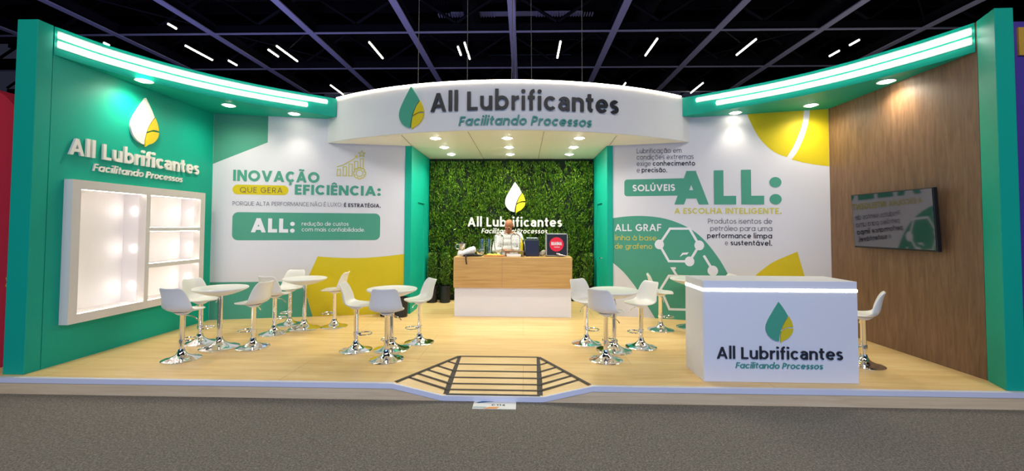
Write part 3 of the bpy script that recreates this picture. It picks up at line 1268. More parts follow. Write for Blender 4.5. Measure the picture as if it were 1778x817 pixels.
# cables holding the header: x at the header, y
for x, y, w in ((-1.78, 7.0, 'above the green drop of the header sign'), (-.95, 7.0, 'above the letter L of the header sign'),
                (-.21, 7.0, 'left one of the pair at the middle beam'), (.13, 7.3, 'right of the middle beam'),
                (.96, 7.0, 'above the last letters of the header sign'), (-.15, 7.25, 'right one of the pair at the middle beam')):
    o = MB().tube([(x, y, ZT + .01), (x + random.uniform(-.05, .05), y + .1, 8.75)], .006, 6).build('suspension_cable', M['cable'])
    tag(o, 'thin steel cable holding the white header, ' + w, 'cable', 'cables of the header')

DATA = {'LEFT_PRINT': {'bars': [(1.932, 2.576), (1.995, 2.689), (2.033, 2.574), (2.088, 2.736), (2.127, 2.577), (2.185, 2.786), (2.215, 2.714), (2.279, 2.837), (2.318, 2.717),
                         (2.369, 2.884)],
                'curve': [(1.929, 2.731), (2.018, 2.759), (2.099, 2.805), (2.18, 2.856), (2.249, 2.919)],
                'gear': [(2.308, 2.63), (2.307, 2.686), (2.307, 2.743)],
                'green': [(0.009, 0.775), (1.491, 0.755), (1.461, 0.632), (1.579, 0.17)],
                'pill1': [(0.301, 2.381), (1.158, 2.388), (1.162, 2.22), (0.305, 2.226)],
                'pill2': [(0.306, 1.925), (2.664, 1.93), (2.671, 1.454), (0.317, 1.464)],
                'star': [(2.34, 2.966), (2.339, 3.023)],
                'teal_corner': [(-0.04, 2.739), (0.822, 3.11), (0.812, 3.571)],
                'yellow': [(1.644, 1.181), (1.991, 1.156), (2.375, 1.15), (2.766, 1.176), (3.124, 1.217), (3.137, 0.153), (1.584, 0.17), (1.44, 0.683)]},
 'LEFT_TEXT': {'ALL:': [(0.596, 1.592), (1.274, 1.586), (0.591, 1.829)],
               'EFICIÊNCIA:': [(1.261, 2.235), (2.67, 2.238), (1.257, 2.407)],
               'INOVAÇÃO': [(0.308, 2.447), (1.651, 2.444), (0.304, 2.631)],
               'PORQUE ALTA PERFORMANCE NÃO É LUXO:': [(0.309, 2.036), (2.03, 2.04), (0.307, 2.105)],
               'QUE GERA': [(0.417, 2.255), (1.068, 2.258), (0.415, 2.344)],
               'com mais confiabilidade.': [(1.385, 1.61), (2.413, 1.606), (1.384, 1.677)],
               'redução de custos': [(1.383, 1.708), (2.14, 1.708), (1.382, 1.775)],
               'É ESTRATÉGIA.': [(2.059, 2.034), (2.673, 2.032), (2.058, 2.099)]},
 'RIGHT_PRINT': {'bond': [(1.571, 1.243), (1.705, 1.006)],
                 'circle': [(0.089, 1.863), (0.346, 1.894), (0.609, 1.901), (0.903, 1.869), (1.155, 1.792), (1.401, 1.661), (1.607, 1.468), (1.808, 1.182), (1.94, 0.929),
                            (1.944, 0.934), (2.096, 0.564), (2.204, 0.166), (0.778, 0.166), (0.668, 0.377), (0.548, 0.574), (0.428, 0.75), (0.275, 0.934), (0.089, 1.096)],
                 'hex1': [(1.047, 1.685), (1.356, 1.687), (1.503, 1.41), (1.351, 1.14), (1.025, 1.135), (0.875, 1.415)],
                 'hex2a': [(1.135, 1.02), (1.081, 1.016), (1.149, 0.895)],
                 'hex2b': [(1.156, 0.898), (1.025, 0.89), (0.892, 0.661), (1.029, 0.328), (1.309, 0.337)],
                 'mark': [(1.197, 1.212), (1.24, 1.281), (1.342, 1.291), (1.31, 1.252), (1.257, 1.251)],
                 'pill': [(0.303, 2.538), (1.338, 2.533), (1.222, 2.238), (0.302, 2.249)],
                 'yel_a': [(2.242, 3.577), (2.267, 3.483), (2.362, 3.255), (2.458, 3.092), (2.584, 2.951), (2.694, 2.874), (2.798, 2.829), (2.884, 2.973), (2.971, 3.183),
                           (3.023, 3.359), (3.049, 3.591)],
                 'yel_b': [(3.125, 3.585), (3.107, 3.39), (3.042, 3.144), (2.946, 2.916), (2.866, 2.787), (3.02, 2.734), (3.187, 2.693), (3.373, 2.661), (3.382, 3.566)],
                 'yel_c': [(2.922, 1.335), (3.008, 0.979), (3.106, 0.485), (2.067, 0.425), (2.235, 0.831), (2.372, 0.963), (2.592, 1.149)]},
 'RIGHT_TEXT': {'A ESCOLHA INTELIGENTE.': [(1.12, 1.937), (2.713, 1.927), (1.121, 2.033)],
                'ALL GRAF': [(0.123, 1.637), (0.895, 1.642), (0.123, 1.759)],
                'ALL:': [(1.121, 2.094), (2.718, 2.077), (1.126, 2.658)],
                'Lubrificação em': [(0.513, 2.99), (1.242, 2.968), (0.514, 3.049)],
                'Produtos isentos de': [(1.641, 1.771), (2.578, 1.769), (1.641, 1.842)],
                'SOLÚVEIS': [(0.442, 2.329), (1.134, 2.324), (0.443, 2.444)],
                'condições extremas': [(0.513, 2.879), (1.429, 2.853), (0.513, 2.938)],
                'conhecimento': [(0.777, 2.763), (1.452, 2.742), (0.777, 2.837)],
                'de grafeno': [(0.122, 1.328), (0.747, 1.336), (0.122, 1.419)],
                'e': [(0.512, 2.654), (0.564, 2.653), (0.512, 2.721)],
                'e ': [(1.892, 1.417), (1.938, 1.417), (1.892, 1.479)],
                'exige ': [(0.512, 2.769), (0.747, 2.76), (0.513, 2.828)],
                'linha à base': [(0.122, 1.478), (0.817, 1.48), (0.123, 1.569)],
                'performance limpa': [(1.625, 1.532), (2.575, 1.536), (1.625, 1.602)],
                'petróleo para uma': [(1.674, 1.651), (2.576, 1.654), (1.674, 1.718)],
                'precisão.': [(0.594, 2.656), (1.01, 2.642), (0.595, 2.722)],
                'sustentável.': [(1.975, 1.418), (2.573, 1.421), (1.976, 1.492)]}}


# ------------------------------------------------------------------ printing on the back walls
LP_, LT_, RP_, RT_ = DATA['LEFT_PRINT'], DATA['LEFT_TEXT'], DATA['RIGHT_PRINT'], DATA['RIGHT_TEXT']
LLEN = math.dist(LA, LBp)
RLEN = math.dist(RA, RBp)
print_shape('print_panel', [(.003, 2.72), (.822, 3.11), (.822, ZS), (.003, ZS)], FL, M['print_teal'], parent=wbl)
print_shape('print_panel', [(.003, .775), (1.50, .757), (1.44, .66), (1.584, P + .003), (.003, P + .003)], FL, M['print_teal'], parent=wbl)
ytop = catmull(LP_['yellow'][:5], 6)
ytop[-1] = (LLEN - .003, ytop[-1][1])
print_shape('print_panel', ytop + [(LLEN - .003, P + .003), (1.584, P + .003), (1.44, .683)], FL, M['print_yellow'], parent=wbl)
print_shape('print_pill', rounded(.302, 2.222, 1.160, 2.385, .08), FL, M['print_yellow'], parent=wbl)
print_shape('print_pill', rounded(.312, 1.460, 2.667, 1.926, .09), FL, M['print_teal'], parent=wbl)


def put(fn, par, text, data, m, h, gap=.11, cap=None):
    a, b, c = data
    return print_text('print_lettering', text, fn, a[0], b[0], a[1], cap or (c[1] - a[1]), m, h, gap, .0045, par,
                      slope=(b[1] - a[1]) / (b[0] - a[0]))


put(FL, wbl, 'INOVAÇÃO', LT_['INOVAÇÃO'], M['print_teal'], .115, .10)
put(FL, wbl, 'QUE GERA', LT_['QUE GERA'], M['print_grey'], .045, .24)
put(FL, wbl, 'EFICIÊNCIA:', LT_['EFICIÊNCIA:'], M['print_teal'], .115, .10)
put(FL, wbl, 'PORQUE ALTA PERFORMANCE NÃO É LUXO:', LT_['PORQUE ALTA PERFORMANCE NÃO É LUXO:'], M['print_grey'], .043, .14)
put(FL, wbl, 'É ESTRATÉGIA.', LT_['É ESTRATÉGIA.'], M['print_dark'], .095, .12)
put(FL, wbl, 'ALL:', LT_['ALL:'], M['print_white'], .125, .12)
put(FL, wbl, 'redução de custos', LT_['redução de custos'], M['print_white'], .06, .12, .066)
put(FL, wbl, 'com mais confiabilidade.', LT_['com mais confiabilidade.'], M['print_white'], .06, .12, .066)
# growth chart drawing: bars, rising arrow, star and cog wheel
mb = MB()
ihw = .0072


def line(pts, h=ihw, fn=FL):
    for i, q in enumerate(ribbon(pts, h)):
        extrude(mb, q, fn, .004 + 2e-5 * (i % 2), None)


for x0, z0, x1, z1 in ((1.935, 2.577, 1.992, 2.687), (2.036, 2.577, 2.088, 2.735), (2.128, 2.577, 2.184, 2.785), (2.218, 2.70, 2.277, 2.835), (2.318, 2.715, 2.367, 2.884)):
    line([(x0, z0), (x1, z0), (x1, z1), (x0, z1), (x0, z0)])
line(catmull(LP_['curve'], 5))
extrude(mb, [(2.215, 2.935), (2.275, 2.945), (2.262, 2.888)], FL, .004, None)
sx, sz = LP_['star'][0]
line([(sx + (.058 if i % 2 == 0 else .027) * math.cos(R(90 + 36 * i)), sz + .005 + (.058 if i % 2 == 0 else .027) * math.sin(R(90 + 36 * i))) for i in range(10)]
     + [(sx, sz + .063)])
gx, gz = LP_['gear'][0]
g_ = []
for i in range(8):
    for da, rr in ((-13, .104), (13, .104), (18, .084), (27, .084)):
        g_.append((gx + rr * math.cos(R(45 * i + da)), gz + rr * math.sin(R(45 * i + da))))
line(g_ + [g_[0]])
line(arc(gx, gz, .056, .056, 0, 360, 20))
mb.build('print_drawing', M['print_pale_yellow'], wbl, merge=False)

# right back wall
ya, yb_ = RP_['yel_a'], RP_['yel_b']
fix = lambda pts: [(min(x, RLEN - .003), min(z, ZS)) for x, z in pts]
print_shape('print_panel', fix(catmull(ya[:7], 4) + catmull(ya[7:], 4)), FR, M['print_yellow'], parent=wbr)
print_shape('print_panel', fix(catmull(yb_[:5], 4) + catmull(yb_[5:8], 4) + [yb_[8]]), FR, M['print_yellow'], parent=wbr)
c_ = RP_['circle']
out_ = catmull(c_[:12], 4)
inn_ = catmull([(.60, P + .003), (.668, .377)] + c_[14:18], 4)
out_ = [(max(x, .09), max(z, P + .003)) for x, z in out_]
inn_ = catmull([(.80, P + .003)] + c_[13:17] + [(.09, 1.095)], 4)
print_shape('print_panel', out_ + inn_, FR, M['print_teal'], parent=wbr)
pl = RP_['pill']
print_shape('print_pill', [(1.40, 2.535), (1.25, 2.243)] + arc(.302 + .05, 2.245 + .05, .05, .05, 270, 180, 6) + arc(.302 + .05, 2.538 - .05, .05, .05, 180, 90, 6), FR,
            M['print_teal'], parent=wbr)
print_shape('print_panel', [(2.922, 1.335), (3.008, .979), (3.10, .52), (2.10, .52), (2.235, .831)] + catmull([(2.372, .985), (2.59, 1.165), (2.922, 1.335)], 4)[:-1], FR, M['print_yellow'], parent=wbr)
mb = MB()


def wl_(pts, h=.019):
    for i, q in enumerate(ribbon(pts, h)):
        extrude(mb, q, FR, .004 + 2e-5 * (i % 2), None)


hx_ = RP_['hex1']
wl_(hx_ + [hx_[0]])
for k in (2, 3, 5):
    extrude(mb, arc(hx_[k][0], hx_[k][1], .075, .082, 0, 345, 23), FR, .0045, None)
extrude(mb, RP_['mark'], FR, .004, None)
wl_(RP_['bond'])
extrude(mb, arc(RP_['bond'][1][0], RP_['bond'][1][1] - .01, .08, .085, 0, 345, 23), FR, .0045, None)
wl_(RP_['hex2a'])
h2 = RP_['hex2b']
wl_([(1.40, .89)] + h2[1:] + [(1.46, .62), (1.40, .89)])
mb.build('print_drawing', M['print_white'], wbr, merge=False)
GREY, DARK, TEAL, YEL, WHT = M['print_grey'], M['print_dark'], M['print_teal'], M['print_pale_yellow'], M['print_white']
for key, m, h, gap in (('Lubrificação em', GREY, .05, .13), ('condições extremas', GREY, .05, .13), ('exige ', GREY, .05, .13), ('conhecimento', DARK, .085, .12), ('e', GREY, .05, .13),
                       ('precisão.', DARK, .085, .12), ('SOLÚVEIS', WHT, .10, .12), ('ALL:', TEAL, .125, .13), ('A ESCOLHA INTELIGENTE.', YEL, .095, .13),
                       ('Produtos isentos de', GREY, .05, .13), ('petróleo para uma', GREY, .05, .13), ('performance limpa', DARK, .085, .12), ('e ', GREY, .05, .13),
                       ('sustentável.', DARK, .085, .12), ('ALL GRAF', WHT, .085, .13), ('linha à base', YEL, .06, .12), ('de grafeno', YEL, .06, .12)):
    cap = None
    if key in ('condições extremas', 'exige ', 'e'):
        cap = .085
    if key in ('Lubrificação em', 'conhecimento', 'precisão.', 'Produtos isentos de', 'petróleo para uma', 'performance limpa', 'e ', 'sustentável.'):
        cap = .082
    if key in ('linha à base', 'de grafeno'):
        cap = .088
    q3 = RT_[key]
    if q3[0][0] < .2:
        q3 = [(p[0] + .014, p[1]) for p in q3]
    put(FR, wbr, key.strip(), q3, m, h, gap, cap)

# ------------------------------------------------------------------ raised logo signs
logo_sign('logo_sign', 'large drop logo with black lettering on the curved white header', header_fn, (-1.672, -1.248, 3.194, 3.852), (-1.137, 1.754, 3.437, .278), (-.696, 1.314, 3.212, .135),
          (M['sign_green'], M['sign_yellow'], M['sign_dark'], M['sign_tag']), .035, .080)
fl = lambda s_, z, d: (XL + d, s_, z)
logo_sign('logo_sign', 'white drop logo with white lettering on the teal left wall', fl, (5.336, 5.763, 2.76, 3.418), (4.607, 6.512, 2.496, .19), (4.881, 6.208, 2.345, .088),
          (M['sign_white'], M['sign_yellow'], M['sign_white'], M['sign_white']), .03, .088)
fg = lambda s_, z, d: (s_, 8.875 - d, z)
logo_sign('logo_sign', 'white drop logo with white lettering on the leafy green wall', fg, (-.392, .038, 1.986, 2.643), (-1.172, .794, 1.707, .19), (-.884, .494, 1.566, .10),
          (M['sign_white'], M['sign_yellow'], M['sign_white'], M['sign_white']), .03, .088)
CY = 4.362
fc = lambda s_, z, d: (s_, CY - d, z)
logo_sign('logo_sign', 'green drop logo with black lettering on the front of the white counter', fc, (2.428, 2.698, .557, .962), (1.943, 3.177, .393, .115), (2.126, 2.984, .30, .057),
          (M['sign_green'], M['sign_yellow'], M['sign_dark'], M['sign_tag']), .012, .072, .0015)

# ------------------------------------------------------------------ lit shelf unit on the left wall
sh = thing('wall_shelf', 'white wall shelf with one tall and three small lit compartments', 'shelf', (XL, 5.57, .60))
X0, X1 = -5.03, XL + .002
oy, oz = -5.57, -.60
ox = -XL
mb = MB()


def fb(y0, z0, y1, z1, xa=X1, xb=X0, m2=None):
    (m2 or mb).box(xa + ox, y0 + oy, z0 + oz, xb + ox, y1 + oy, z1 + oz)


Y = (4.585, 4.68, 5.52, 5.582, 6.468, 6.56)
Z = (.595, .692, 2.108, 2.212)
fb(Y[0], Z[0], Y[1], Z[3])
fb(Y[4], Z[0], Y[5], Z[3])
fb(Y[1], Z[0], Y[4], Z[1])
fb(Y[1], Z[2], Y[4], Z[3])
fb(Y[2], Z[1], Y[3], Z[2])
fb(Y[3], 1.622, Y[4], 1.672)
fb(Y[3], 1.128, Y[4], 1.183)
mb.build('frame', M['white_shelf'], sh)
BX_ = -5.34
mb = MB()
fb(Y[1] - .012, Z[1] - .012, Y[4] + .012, Z[2] + .012, BX_ - .012, BX_)
mb.build('back_panel', M['shelf_inside'], sh)
for y0, z0, y1, z1 in ((Y[1], Z[1], Y[2], Z[2]), (Y[3], 1.672, Y[4], Z[2]), (Y[3], 1.183, Y[4], 1.622), (Y[3], Z[1], Y[4], 1.128)):
    mb = MB()
    k = .010
    fb(y0 - k, z0 - k, y0, z1 + k, BX_, X1)
    fb(y1, z0 - k, y1 + k, z1 + k, BX_, X1)
    fb(y0, z0 - k, y1, z0, BX_, X1)
    fb(y0, z1, y1, z1 + k, BX_, X1)
    mb.build('compartment_lining', M['shelf_inside'], sh)
    mb = MB()
    e = .004
    xx = X1 + .06
    fb(y0, z0, y0 + e, z1, xx - .006, xx)
    fb(y0, z1 - e, y1, z1, xx - .006, xx)
    fb(y0, z0, y1, z0 + e, xx - .006, xx)
    mb.build('light_line', M['led_edge'], sh)
for y, zz in ((Y[2], (.90, 1.395, 1.89)), (Y[4], (1.887, 1.385, .905))):
    for z in zz:
        mb = MB().lathe([(0, 0), (.023, 0), (.026, .004), (.026, .010), (0, .010)], 24)
        o = mb.build('puck_light', M['puck'], sh, smooth=True)
        o.location = (-5.19 + ox, y - .0005 + oy, z + oz)
        o.rotation_euler = (R(90), 0, 0)


# ------------------------------------------------------------------ bar stools and tables
def shell_seat():
    """one-piece plastic seat with low back; +x is where the sitter faces"""
    prof = [(.188, .566, .085, .000), (.178, .572, .125, .002), (.148, .572, .165, .006), (.095, .566, .188, .012), (.03, .560, .196, .020), (-.04, .558, .197, .032),
            (-.090, .565, .195, .046), (-.124, .590, .192, .058), (-.140, .632, .186, .062), (-.149, .685, .176, .056), (-.159, .740, .166, .046), (-.171, .790, .154, .034),
            (-.182, .822, .140, .022), (-.191, .838, .114, .012)]
    n = 13
    vs_, fs = [], []
    pts = [Vector((x, 0, z)) for x, z, w_, l_ in prof]
    for j, (x, z, w_, lift) in enumerate(prof):
        w_ *= .97
        t_ = (pts[min(j + 1, len(pts) - 1)] - pts[max(j - 1, 0)]).normalized()
        nrm = Vector((-t_.z, 0, t_.x))
        if nrm.x * 1 + nrm.z < 0:
            nrm = -nrm
        for i in range(n):
            v = -1 + 2 * i / (n - 1)
            p = pts[j] + Vector((0, v * w_, 0)) + nrm * lift * abs(v) ** 2.4
            vs_.append(p)
    for j in range(len(prof) - 1):
        for i in range(n - 1):
            fs.append((j * n + i, j * n + i + 1, (j + 1) * n + i + 1, (j + 1) * n + i))
    return MB().add(vs_, fs)


def make_stool():
    t = thing('bar_stool', 'white bar stool', 'stool')
    o = shell_seat().build('seat', M['plastic'], t, smooth=True, angle=180)
    s_ = o.modifiers.new('thick', 'SOLIDIFY')
    s_.thickness = .016
    s_.offset = -1
    b = o.modifiers.new('sub', 'SUBSURF')
    b.levels = b.render_levels = 1
    MB().lathe([(.03, .505), (.05, .512), (.085, .535), (.09, .543), (.0, .545)], 24).build('seat_mount', M['plastic'], t, smooth=True)
    col = MB().lathe([(.0285, .165), (.0285, .508), (.030, .51), (.0, .511)], 24).build('column', M['chrome'], t, smooth=True)
    MB().lathe([(.0255, .098), (.0255, .166)], 24).build('collar', M['chrome'], t, smooth=True)
    MB().lathe([(.196, .0), (.196, .005), (.190, .010), (.16, .016), (.125, .025), (.095, .036), (.070, .050), (.052, .067), (.041, .086), (.036, .104), (.033, .118), (.0, .119)], 48) \
        .build('base', M['chrome'], t, smooth=True)
    mb = MB()
    ring = [(.105 + .085 * math.cos(R(a)), .085 * math.sin(R(a)), .205) for a in range(0, 360, 15)]
    mb.tube(ring, .008, 8, closed=True)
    mb.tube([(.02, 0, .205), (.06, 0, .205)], .010, 8)
    mb.lathe([(.0355, .185), (.0355, .225)], 20)
    mb.build('footrest', M['chrome'], t, smooth=True)
    MB().tube([(.0, -.025, .503), (.02, -.09, .495), (.035, -.13, .470), (.04, -.155, .440)], [.005, .005, .005, .007], 8).build('lever', M['chrome'], t, smooth=True)
    return t


def make_table():
    t = thing('bistro_table', 'round white table', 'table')
    MB().lathe([(.05, .652), (.09, .655), (.14, .667), (.20, .688), (.26, .712), (.298, .731), (.309, .742), (.309, .752), (.302, .757), (.29, .755), (.0, .752)], 56) \
        .build('tabletop', M['plastic'], t, smooth=True)
    MB().lathe([(.030, .19), (.030, .655), (.0, .656)], 24).build('column', M['chrome'], t, smooth=True)
    MB().lathe([(.027, .108), (.027, .192)], 24).build('collar', M['chrome'], t, smooth=True)
    MB().lathe([(.222, .0), (.222, .005), (.214, .011), (.18, .018), (.142, .028), (.108, .040), (.080, .055), (.058, .075), (.045, .096), (.039, .114), (.035, .13), (.0, .131)], 52) \
        .build('base', M['chrome'], t, smooth=True)
    MB().tube([(.0, -.028, .645), (-.01, -.075, .62), (-.02, -.095, .58)], [.005, .005, .006], 8).build('lever', M['chrome'], t, smooth=True)
    return t


TAB = [(-3.854, 5.331, 20, 'round white table nearest the lit wall shelf'), (-3.306, 6.367, 40, 'round white table nearest the teal and yellow corner of the left back wall'),
       (-1.658, 5.346, 60, 'round white table in front of the left niche cheek and the two black bins'), (1.138, 5.412, -30, 'round white table right of the wood and white bar'),
       (2.60, 6.70, 0, 'round white table half hidden behind the white logo counter')]
# x, y, facing angle in degrees, what tells it apart
STOOLS = [(-3.943, 4.844, 86, 'white stool, back to the viewer, in front of the table by the wall shelf'),
          (-4.254, 5.522, -12, 'white stool closest to the lit wall shelf, facing right'),
          (-3.450, 5.349, 170, 'white stool right of the table by the wall shelf, facing left'),
          (-3.564, 6.038, 78, 'white stool at the left of the table by the teal and yellow print'),
          (-3.648, 6.591, -90, 'white stool behind the table by the teal and yellow print'),
          (-2.909, 6.495, 186, 'white stool before the yellow print, right of its table, facing left'),
          (-2.083, 5.282, 6, 'white stool left of the table by the black bins, facing right'),
          (-1.584, 4.932, 96, 'white stool with its back square to the viewer, before the table by the black bins'),
          (-1.385, 5.664, 217, 'white stool right of the table by the black bins, facing left'),
          (.837, 5.712, -52, 'white stool next to the right end of the wood and white bar'),
          (.960, 5.020, 51, 'white stool, back to the viewer, in front of the table right of the bar'),
          (1.521, 5.584, 206, 'white stool right of the table beside the bar, facing left'),
          (2.072, 6.522, -16, 'white stool before the white hexagon print, its back seen edge-on'),
          (2.98, 6.62, 178, 'white stool mostly hidden behind the logo counter, only its back top showing'),
          (3.854, 4.963, 140, 'white stool between the logo counter and the brown wall')]
tab0 = make_table()
for i, (x, y, a, lab) in enumerate(TAB):
    t = tab0 if i == 0 else copy_tree(tab0)
    t.location = (x, y, P + .001)
    t.rotation_euler = (0, 0, R(a))
    tag(t, lab, group='round bistro tables')
st0 = make_stool()
for i, (x, y, a, lab) in enumerate(STOOLS):
    tx, ty = min(((q[0], q[1]) for q in TAB), key=lambda q: math.dist(q, (x, y)))
    dq = math.dist((tx, ty), (x, y))
    if dq < .422:          # feet of stool and table stand side by side
        x, y = tx + (x - tx) * .422 / dq, ty + (y - ty) * .422 / dq
    t = st0 if i == 0 else copy_tree(st0)
    t.location = (x, y, P + .001)
    t.rotation_euler = (0, 0, R(a))
    tag(t, lab, group='bar stools on chrome columns')

# ------------------------------------------------------------------ logo counter
C0, C1, CB = 1.813, 3.336, 4.83
ct = thing('reception_counter', 'white counter with a glowing line under its top and a logo on the front', 'counter', (C0, CY, P + .002))
w_, d_ = C1 - C0, CB - CY
MB().box(0, 0, 0, w_, d_, .8998).build('body', M['white_lam'], ct)
MB().box(0, 0, .9282, w_, d_, 1.007).build('top', M['white_lam'], ct, bevel=.003)
MB().box(-.002, -.002, .900, w_ + .002, d_ + .002, .928).build('light_line', M['led'], ct)

# ------------------------------------------------------------------ bar
B0, B1, BY, BD = -1.200, .828, 7.29, .62
bar = thing('bar_counter', 'bar with a light oak upper front and a white lower front in the niche', 'counter', (B0, BY, P + .002))
w_ = B1 - B0
MB().box(.012, .03, 0, w_ - .012, BD, .50).build('lower_front', M['white_lam'], bar, bevel=.002)
mb = MB()
mb.box(-.002, 0, .495, w_ + .002, .04, 1.012)
mb.box(-.002, .04, .495, .03, BD, 1.012)
mb.box(w_ - .03, .04, .495, w_ + .002, BD, 1.012)
mb.build('upper_front', M['bar_wood'], bar)
mb = MB()
mb.box(-.002, .0, 1.0125, w_ + .002, BD, 1.02)
mb.build('top', M['bar_wood'], bar)
MB().box(w_ * .41, -.0012, .50, w_ * .41 + .003, .0, 1.01).build('panel_joint', M['tray_wood'], bar)

# ------------------------------------------------------------------ television on the brown wall
tv = thing('television', 'dark flat television on the brown wall mirroring the printed wall', 'television', (XR, 5.48, 1.81))
ty0, ty1, tz0, tz1 = 4.885, 6.08, 1.445, 2.175
mb = MB()
mb.box(4.612 - XR, ty0 - 5.48, tz0 - 1.81, 4.66 - XR, ty1 - 5.48, tz1 - 1.81)
mb.build('casing', M['black'], tv, bevel=.004).rotation_euler = (0, R(-2.8), 0)
MB().box(4.608 - XR, ty0 + .012 - 5.48, tz0 + .022 - 1.81, 4.6115 - XR, ty1 - .012 - 5.48, tz1 - .012 - 1.81).build('screen', M['screen'], tv).rotation_euler = (0, R(-2.8), 0)
MB().box(4.66 - XR, -.2, -.2, -.001, .2, .2).build('wall_bracket', M['black'], tv)


# ------------------------------------------------------------------ greenery
def leaf_mass(n, place, seed, lmin, lmax, wk=.28):
    """n small folded leaves in one mesh; place(rng)->(points, directions)"""
    rng = np.random.default_rng(seed)
    p, d = place(rng, n)
    d /= np.linalg.norm(d, axis=1, keepdims=True)
    L = rng.uniform(lmin, lmax, n)[:, None]
    rnd = rng.normal(size=(n, 3))
    s_ = np.cross(d, rnd)
    s_ /= np.linalg.norm(s_, axis=1, keepdims=True)
    nn = np.cross(s_, d)
    W_ = L * wk
    a = p
    b = p + d * L * .45 + s_ * W_ * .5 + nn * L * .06
    c = p + d * L + nn * -L * .12
    e = p + d * L * .45 - s_ * W_ * .5 + nn * L * .06
    v = np.stack([a, b, c, e], 1).reshape(-1, 3)
    me = bpy.data.meshes.new('leaves')
    me.vertices.add(4 * n)
    me.vertices.foreach_set('co', v.astype(np.float32).ravel())
    me.loops.add(4 * n)
    me.polygons.add(n)
    me.loops.foreach_set('vertex_index', np.arange(4 * n, dtype=np.int32))
    me.polygons.foreach_set('loop_start', np.arange(0, 4 * n, 4, dtype=np.int32))
    me.update()
    me.validate()
    return me


GX0, GX1 = -1.998, 1.461
gw = thing('green_wall', 'wall of artificial foliage behind the bar in the niche', 'green wall', (0, GY, P + .002))
MB().box(GX0 + .01, -.03, .02, GX1 - .01, -.003, 2.96).build('backing', M['felt'], gw)
CLN = 1500


def wall_leaves(rng, n):
    cx = rng.uniform(GX0 + .0, GX1 - .0, CLN)
    cz = rng.uniform(.12, 2.90, CLN)
    cd = rng.uniform(.0, .045, CLN)
    k = rng.integers(0, CLN, n)
    ang = rng.uniform(-.6, .6, CLN)[k] + rng.normal(0, .4, n)
    p = np.stack([cx[k] + rng.normal(0, .035, n), -.03 - cd[k] - rng.uniform(0, .02, n), cz[k] + rng.normal(0, .05, n)], 1)
    p[:, 0] = np.clip(p[:, 0], GX0 + .025, GX1 - .025)
    p[:, 2] = np.clip(p[:, 2], .03, 2.88)
    d = np.stack([np.sin(ang) * .8 * np.clip((np.minimum(p[:, 0] - GX0, GX1 - p[:, 0])) / .1, 0, 1), -rng.uniform(.25, .9, n), np.cos(ang) + rng.normal(0, .2, n)], 1)
    return p, d


me = leaf_mass(42000, wall_leaves, 3, .03, .07, .34)
me.materials.append(M['leaf'])
o = bpy.data.objects.new('foliage', me)
COL.objects.link(o)
o.parent = gw
o['kind'] = 'stuff'


def make_pot(name, label, cat, x, y, r=.118, h=.34, group=None):
    t = thing(name, label, cat, (x, y, P + .002), 0, group)
    MB().lathe([(r * .86, 0), (r * .97, h * .9), (r * 1.03, h * .91), (r * 1.03, h), (r * .95, h), (r * .93, h * .88), (0, h * .86)], 32).build('pot', M['pot'], t, smooth=True)
    return t


def shrub_leaves(rng, n):
    th = rng.uniform(0, 2 * PI, n)
    z = rng.uniform(.36, .98, n)
    rad = .085 * np.sqrt(rng.uniform(.1, 1, n)) * np.sin(np.clip((z - .26) / .80, 0, 1) * PI) ** .5
    p = np.stack([rad * np.cos(th), rad * np.sin(th), z], 1)
    d = np.stack([np.cos(th) * .6, np.sin(th) * .6, rng.uniform(.3, 1.2, n)], 1)
    return p, d


for i, (x, y, lab) in enumerate(((-1.862, 8.66, 'potted leafy shrub in a black pot at the far left foot of the green wall'), (-1.60, 8.67, 'potted leafy shrub in a black pot between the bar and the corner shrub'),
                                 (1.315, 8.67, 'potted leafy shrub in a black pot at the right foot of the green wall'))):
    t = make_pot('potted_shrub', lab, 'plant', x, y, group='shrubs along the green wall')
    me = leaf_mass(900, shrub_leaves, 20 + i, .04, .06, .42)
    me.materials.append(M['leaf2'])
    f = bpy.data.objects.new('foliage', me)
    COL.objects.link(f)
    f.parent = t
    f['kind'] = 'stuff'
    mb = MB()
    for k in range(5):
        a = k * 1.3
        mb.tube([(.02 * math.cos(a), .02 * math.sin(a), .29), (.05 * math.cos(a), .05 * math.sin(a), .6), (.07 * math.cos(a), .07 * math.sin(a), .85)], .005, 6)
    mb.build('stem', M['stem'], t)
for x, y, lab in ((-2.36, 7.32, 'black bin behind the table, left one of the pair at the niche cheek'), (-2.10, 7.28, 'black bin against the teal front of the left niche cheek')):
    t = thing('black_bin', lab, 'bin', (x, y, P + .002), 0, 'black bins at the niche')
    MB().lathe([(.108, 0), (.12, .30), (.126, .302), (.126, .325), (.118, .325), (.116, .30), (.10, .02), (0, .02)], 32).build('bin_body', M['pot'], t, smooth=True)

# ------------------------------------------------------------------ things on the bar
BT = P + 1.0235      # bar top


def at(x, y, z=BT):
    return (x, y, z)


# beer tap box
t = thing('beer_cooler', 'black cooler box with silver edges and a red round badge on the bar', 'cooler', at(.585, 7.50))
w2, hh, dd = .19, .405, .30
MB().box(-w2 + .012, .008, .02, w2 - .012, dd, hh - .012).build('body', M['black'], t)
mb = MB()
for x0, x1, z0, z1 in ((-w2, -w2 + .013, .012, hh), (w2 - .013, w2, .012, hh), (-w2, w2, hh - .016, hh), (-w2, w2, .012, .022)):
    mb.box(x0, 0, z0, x1, dd + .004, z1)
mb.build('metal_edge', M['silver'], t)
for sx_ in (-.15, .15):
    for sy_ in (.04, .26):
        MB().lathe([(.016, 0), (.018, .012), (.0, .0125)], 12, (sx_, sy_, 0)).build('foot', M['rubber'], t)
bf = lambda s_, z, d: (s_, .007 - d, z)
mb = MB()
extrude(mb, arc(-.006, .215, .125, .125, 0, 352.5, 47), bf, 0, .004)
badge = mb.build('badge', M['red_disc'], t)
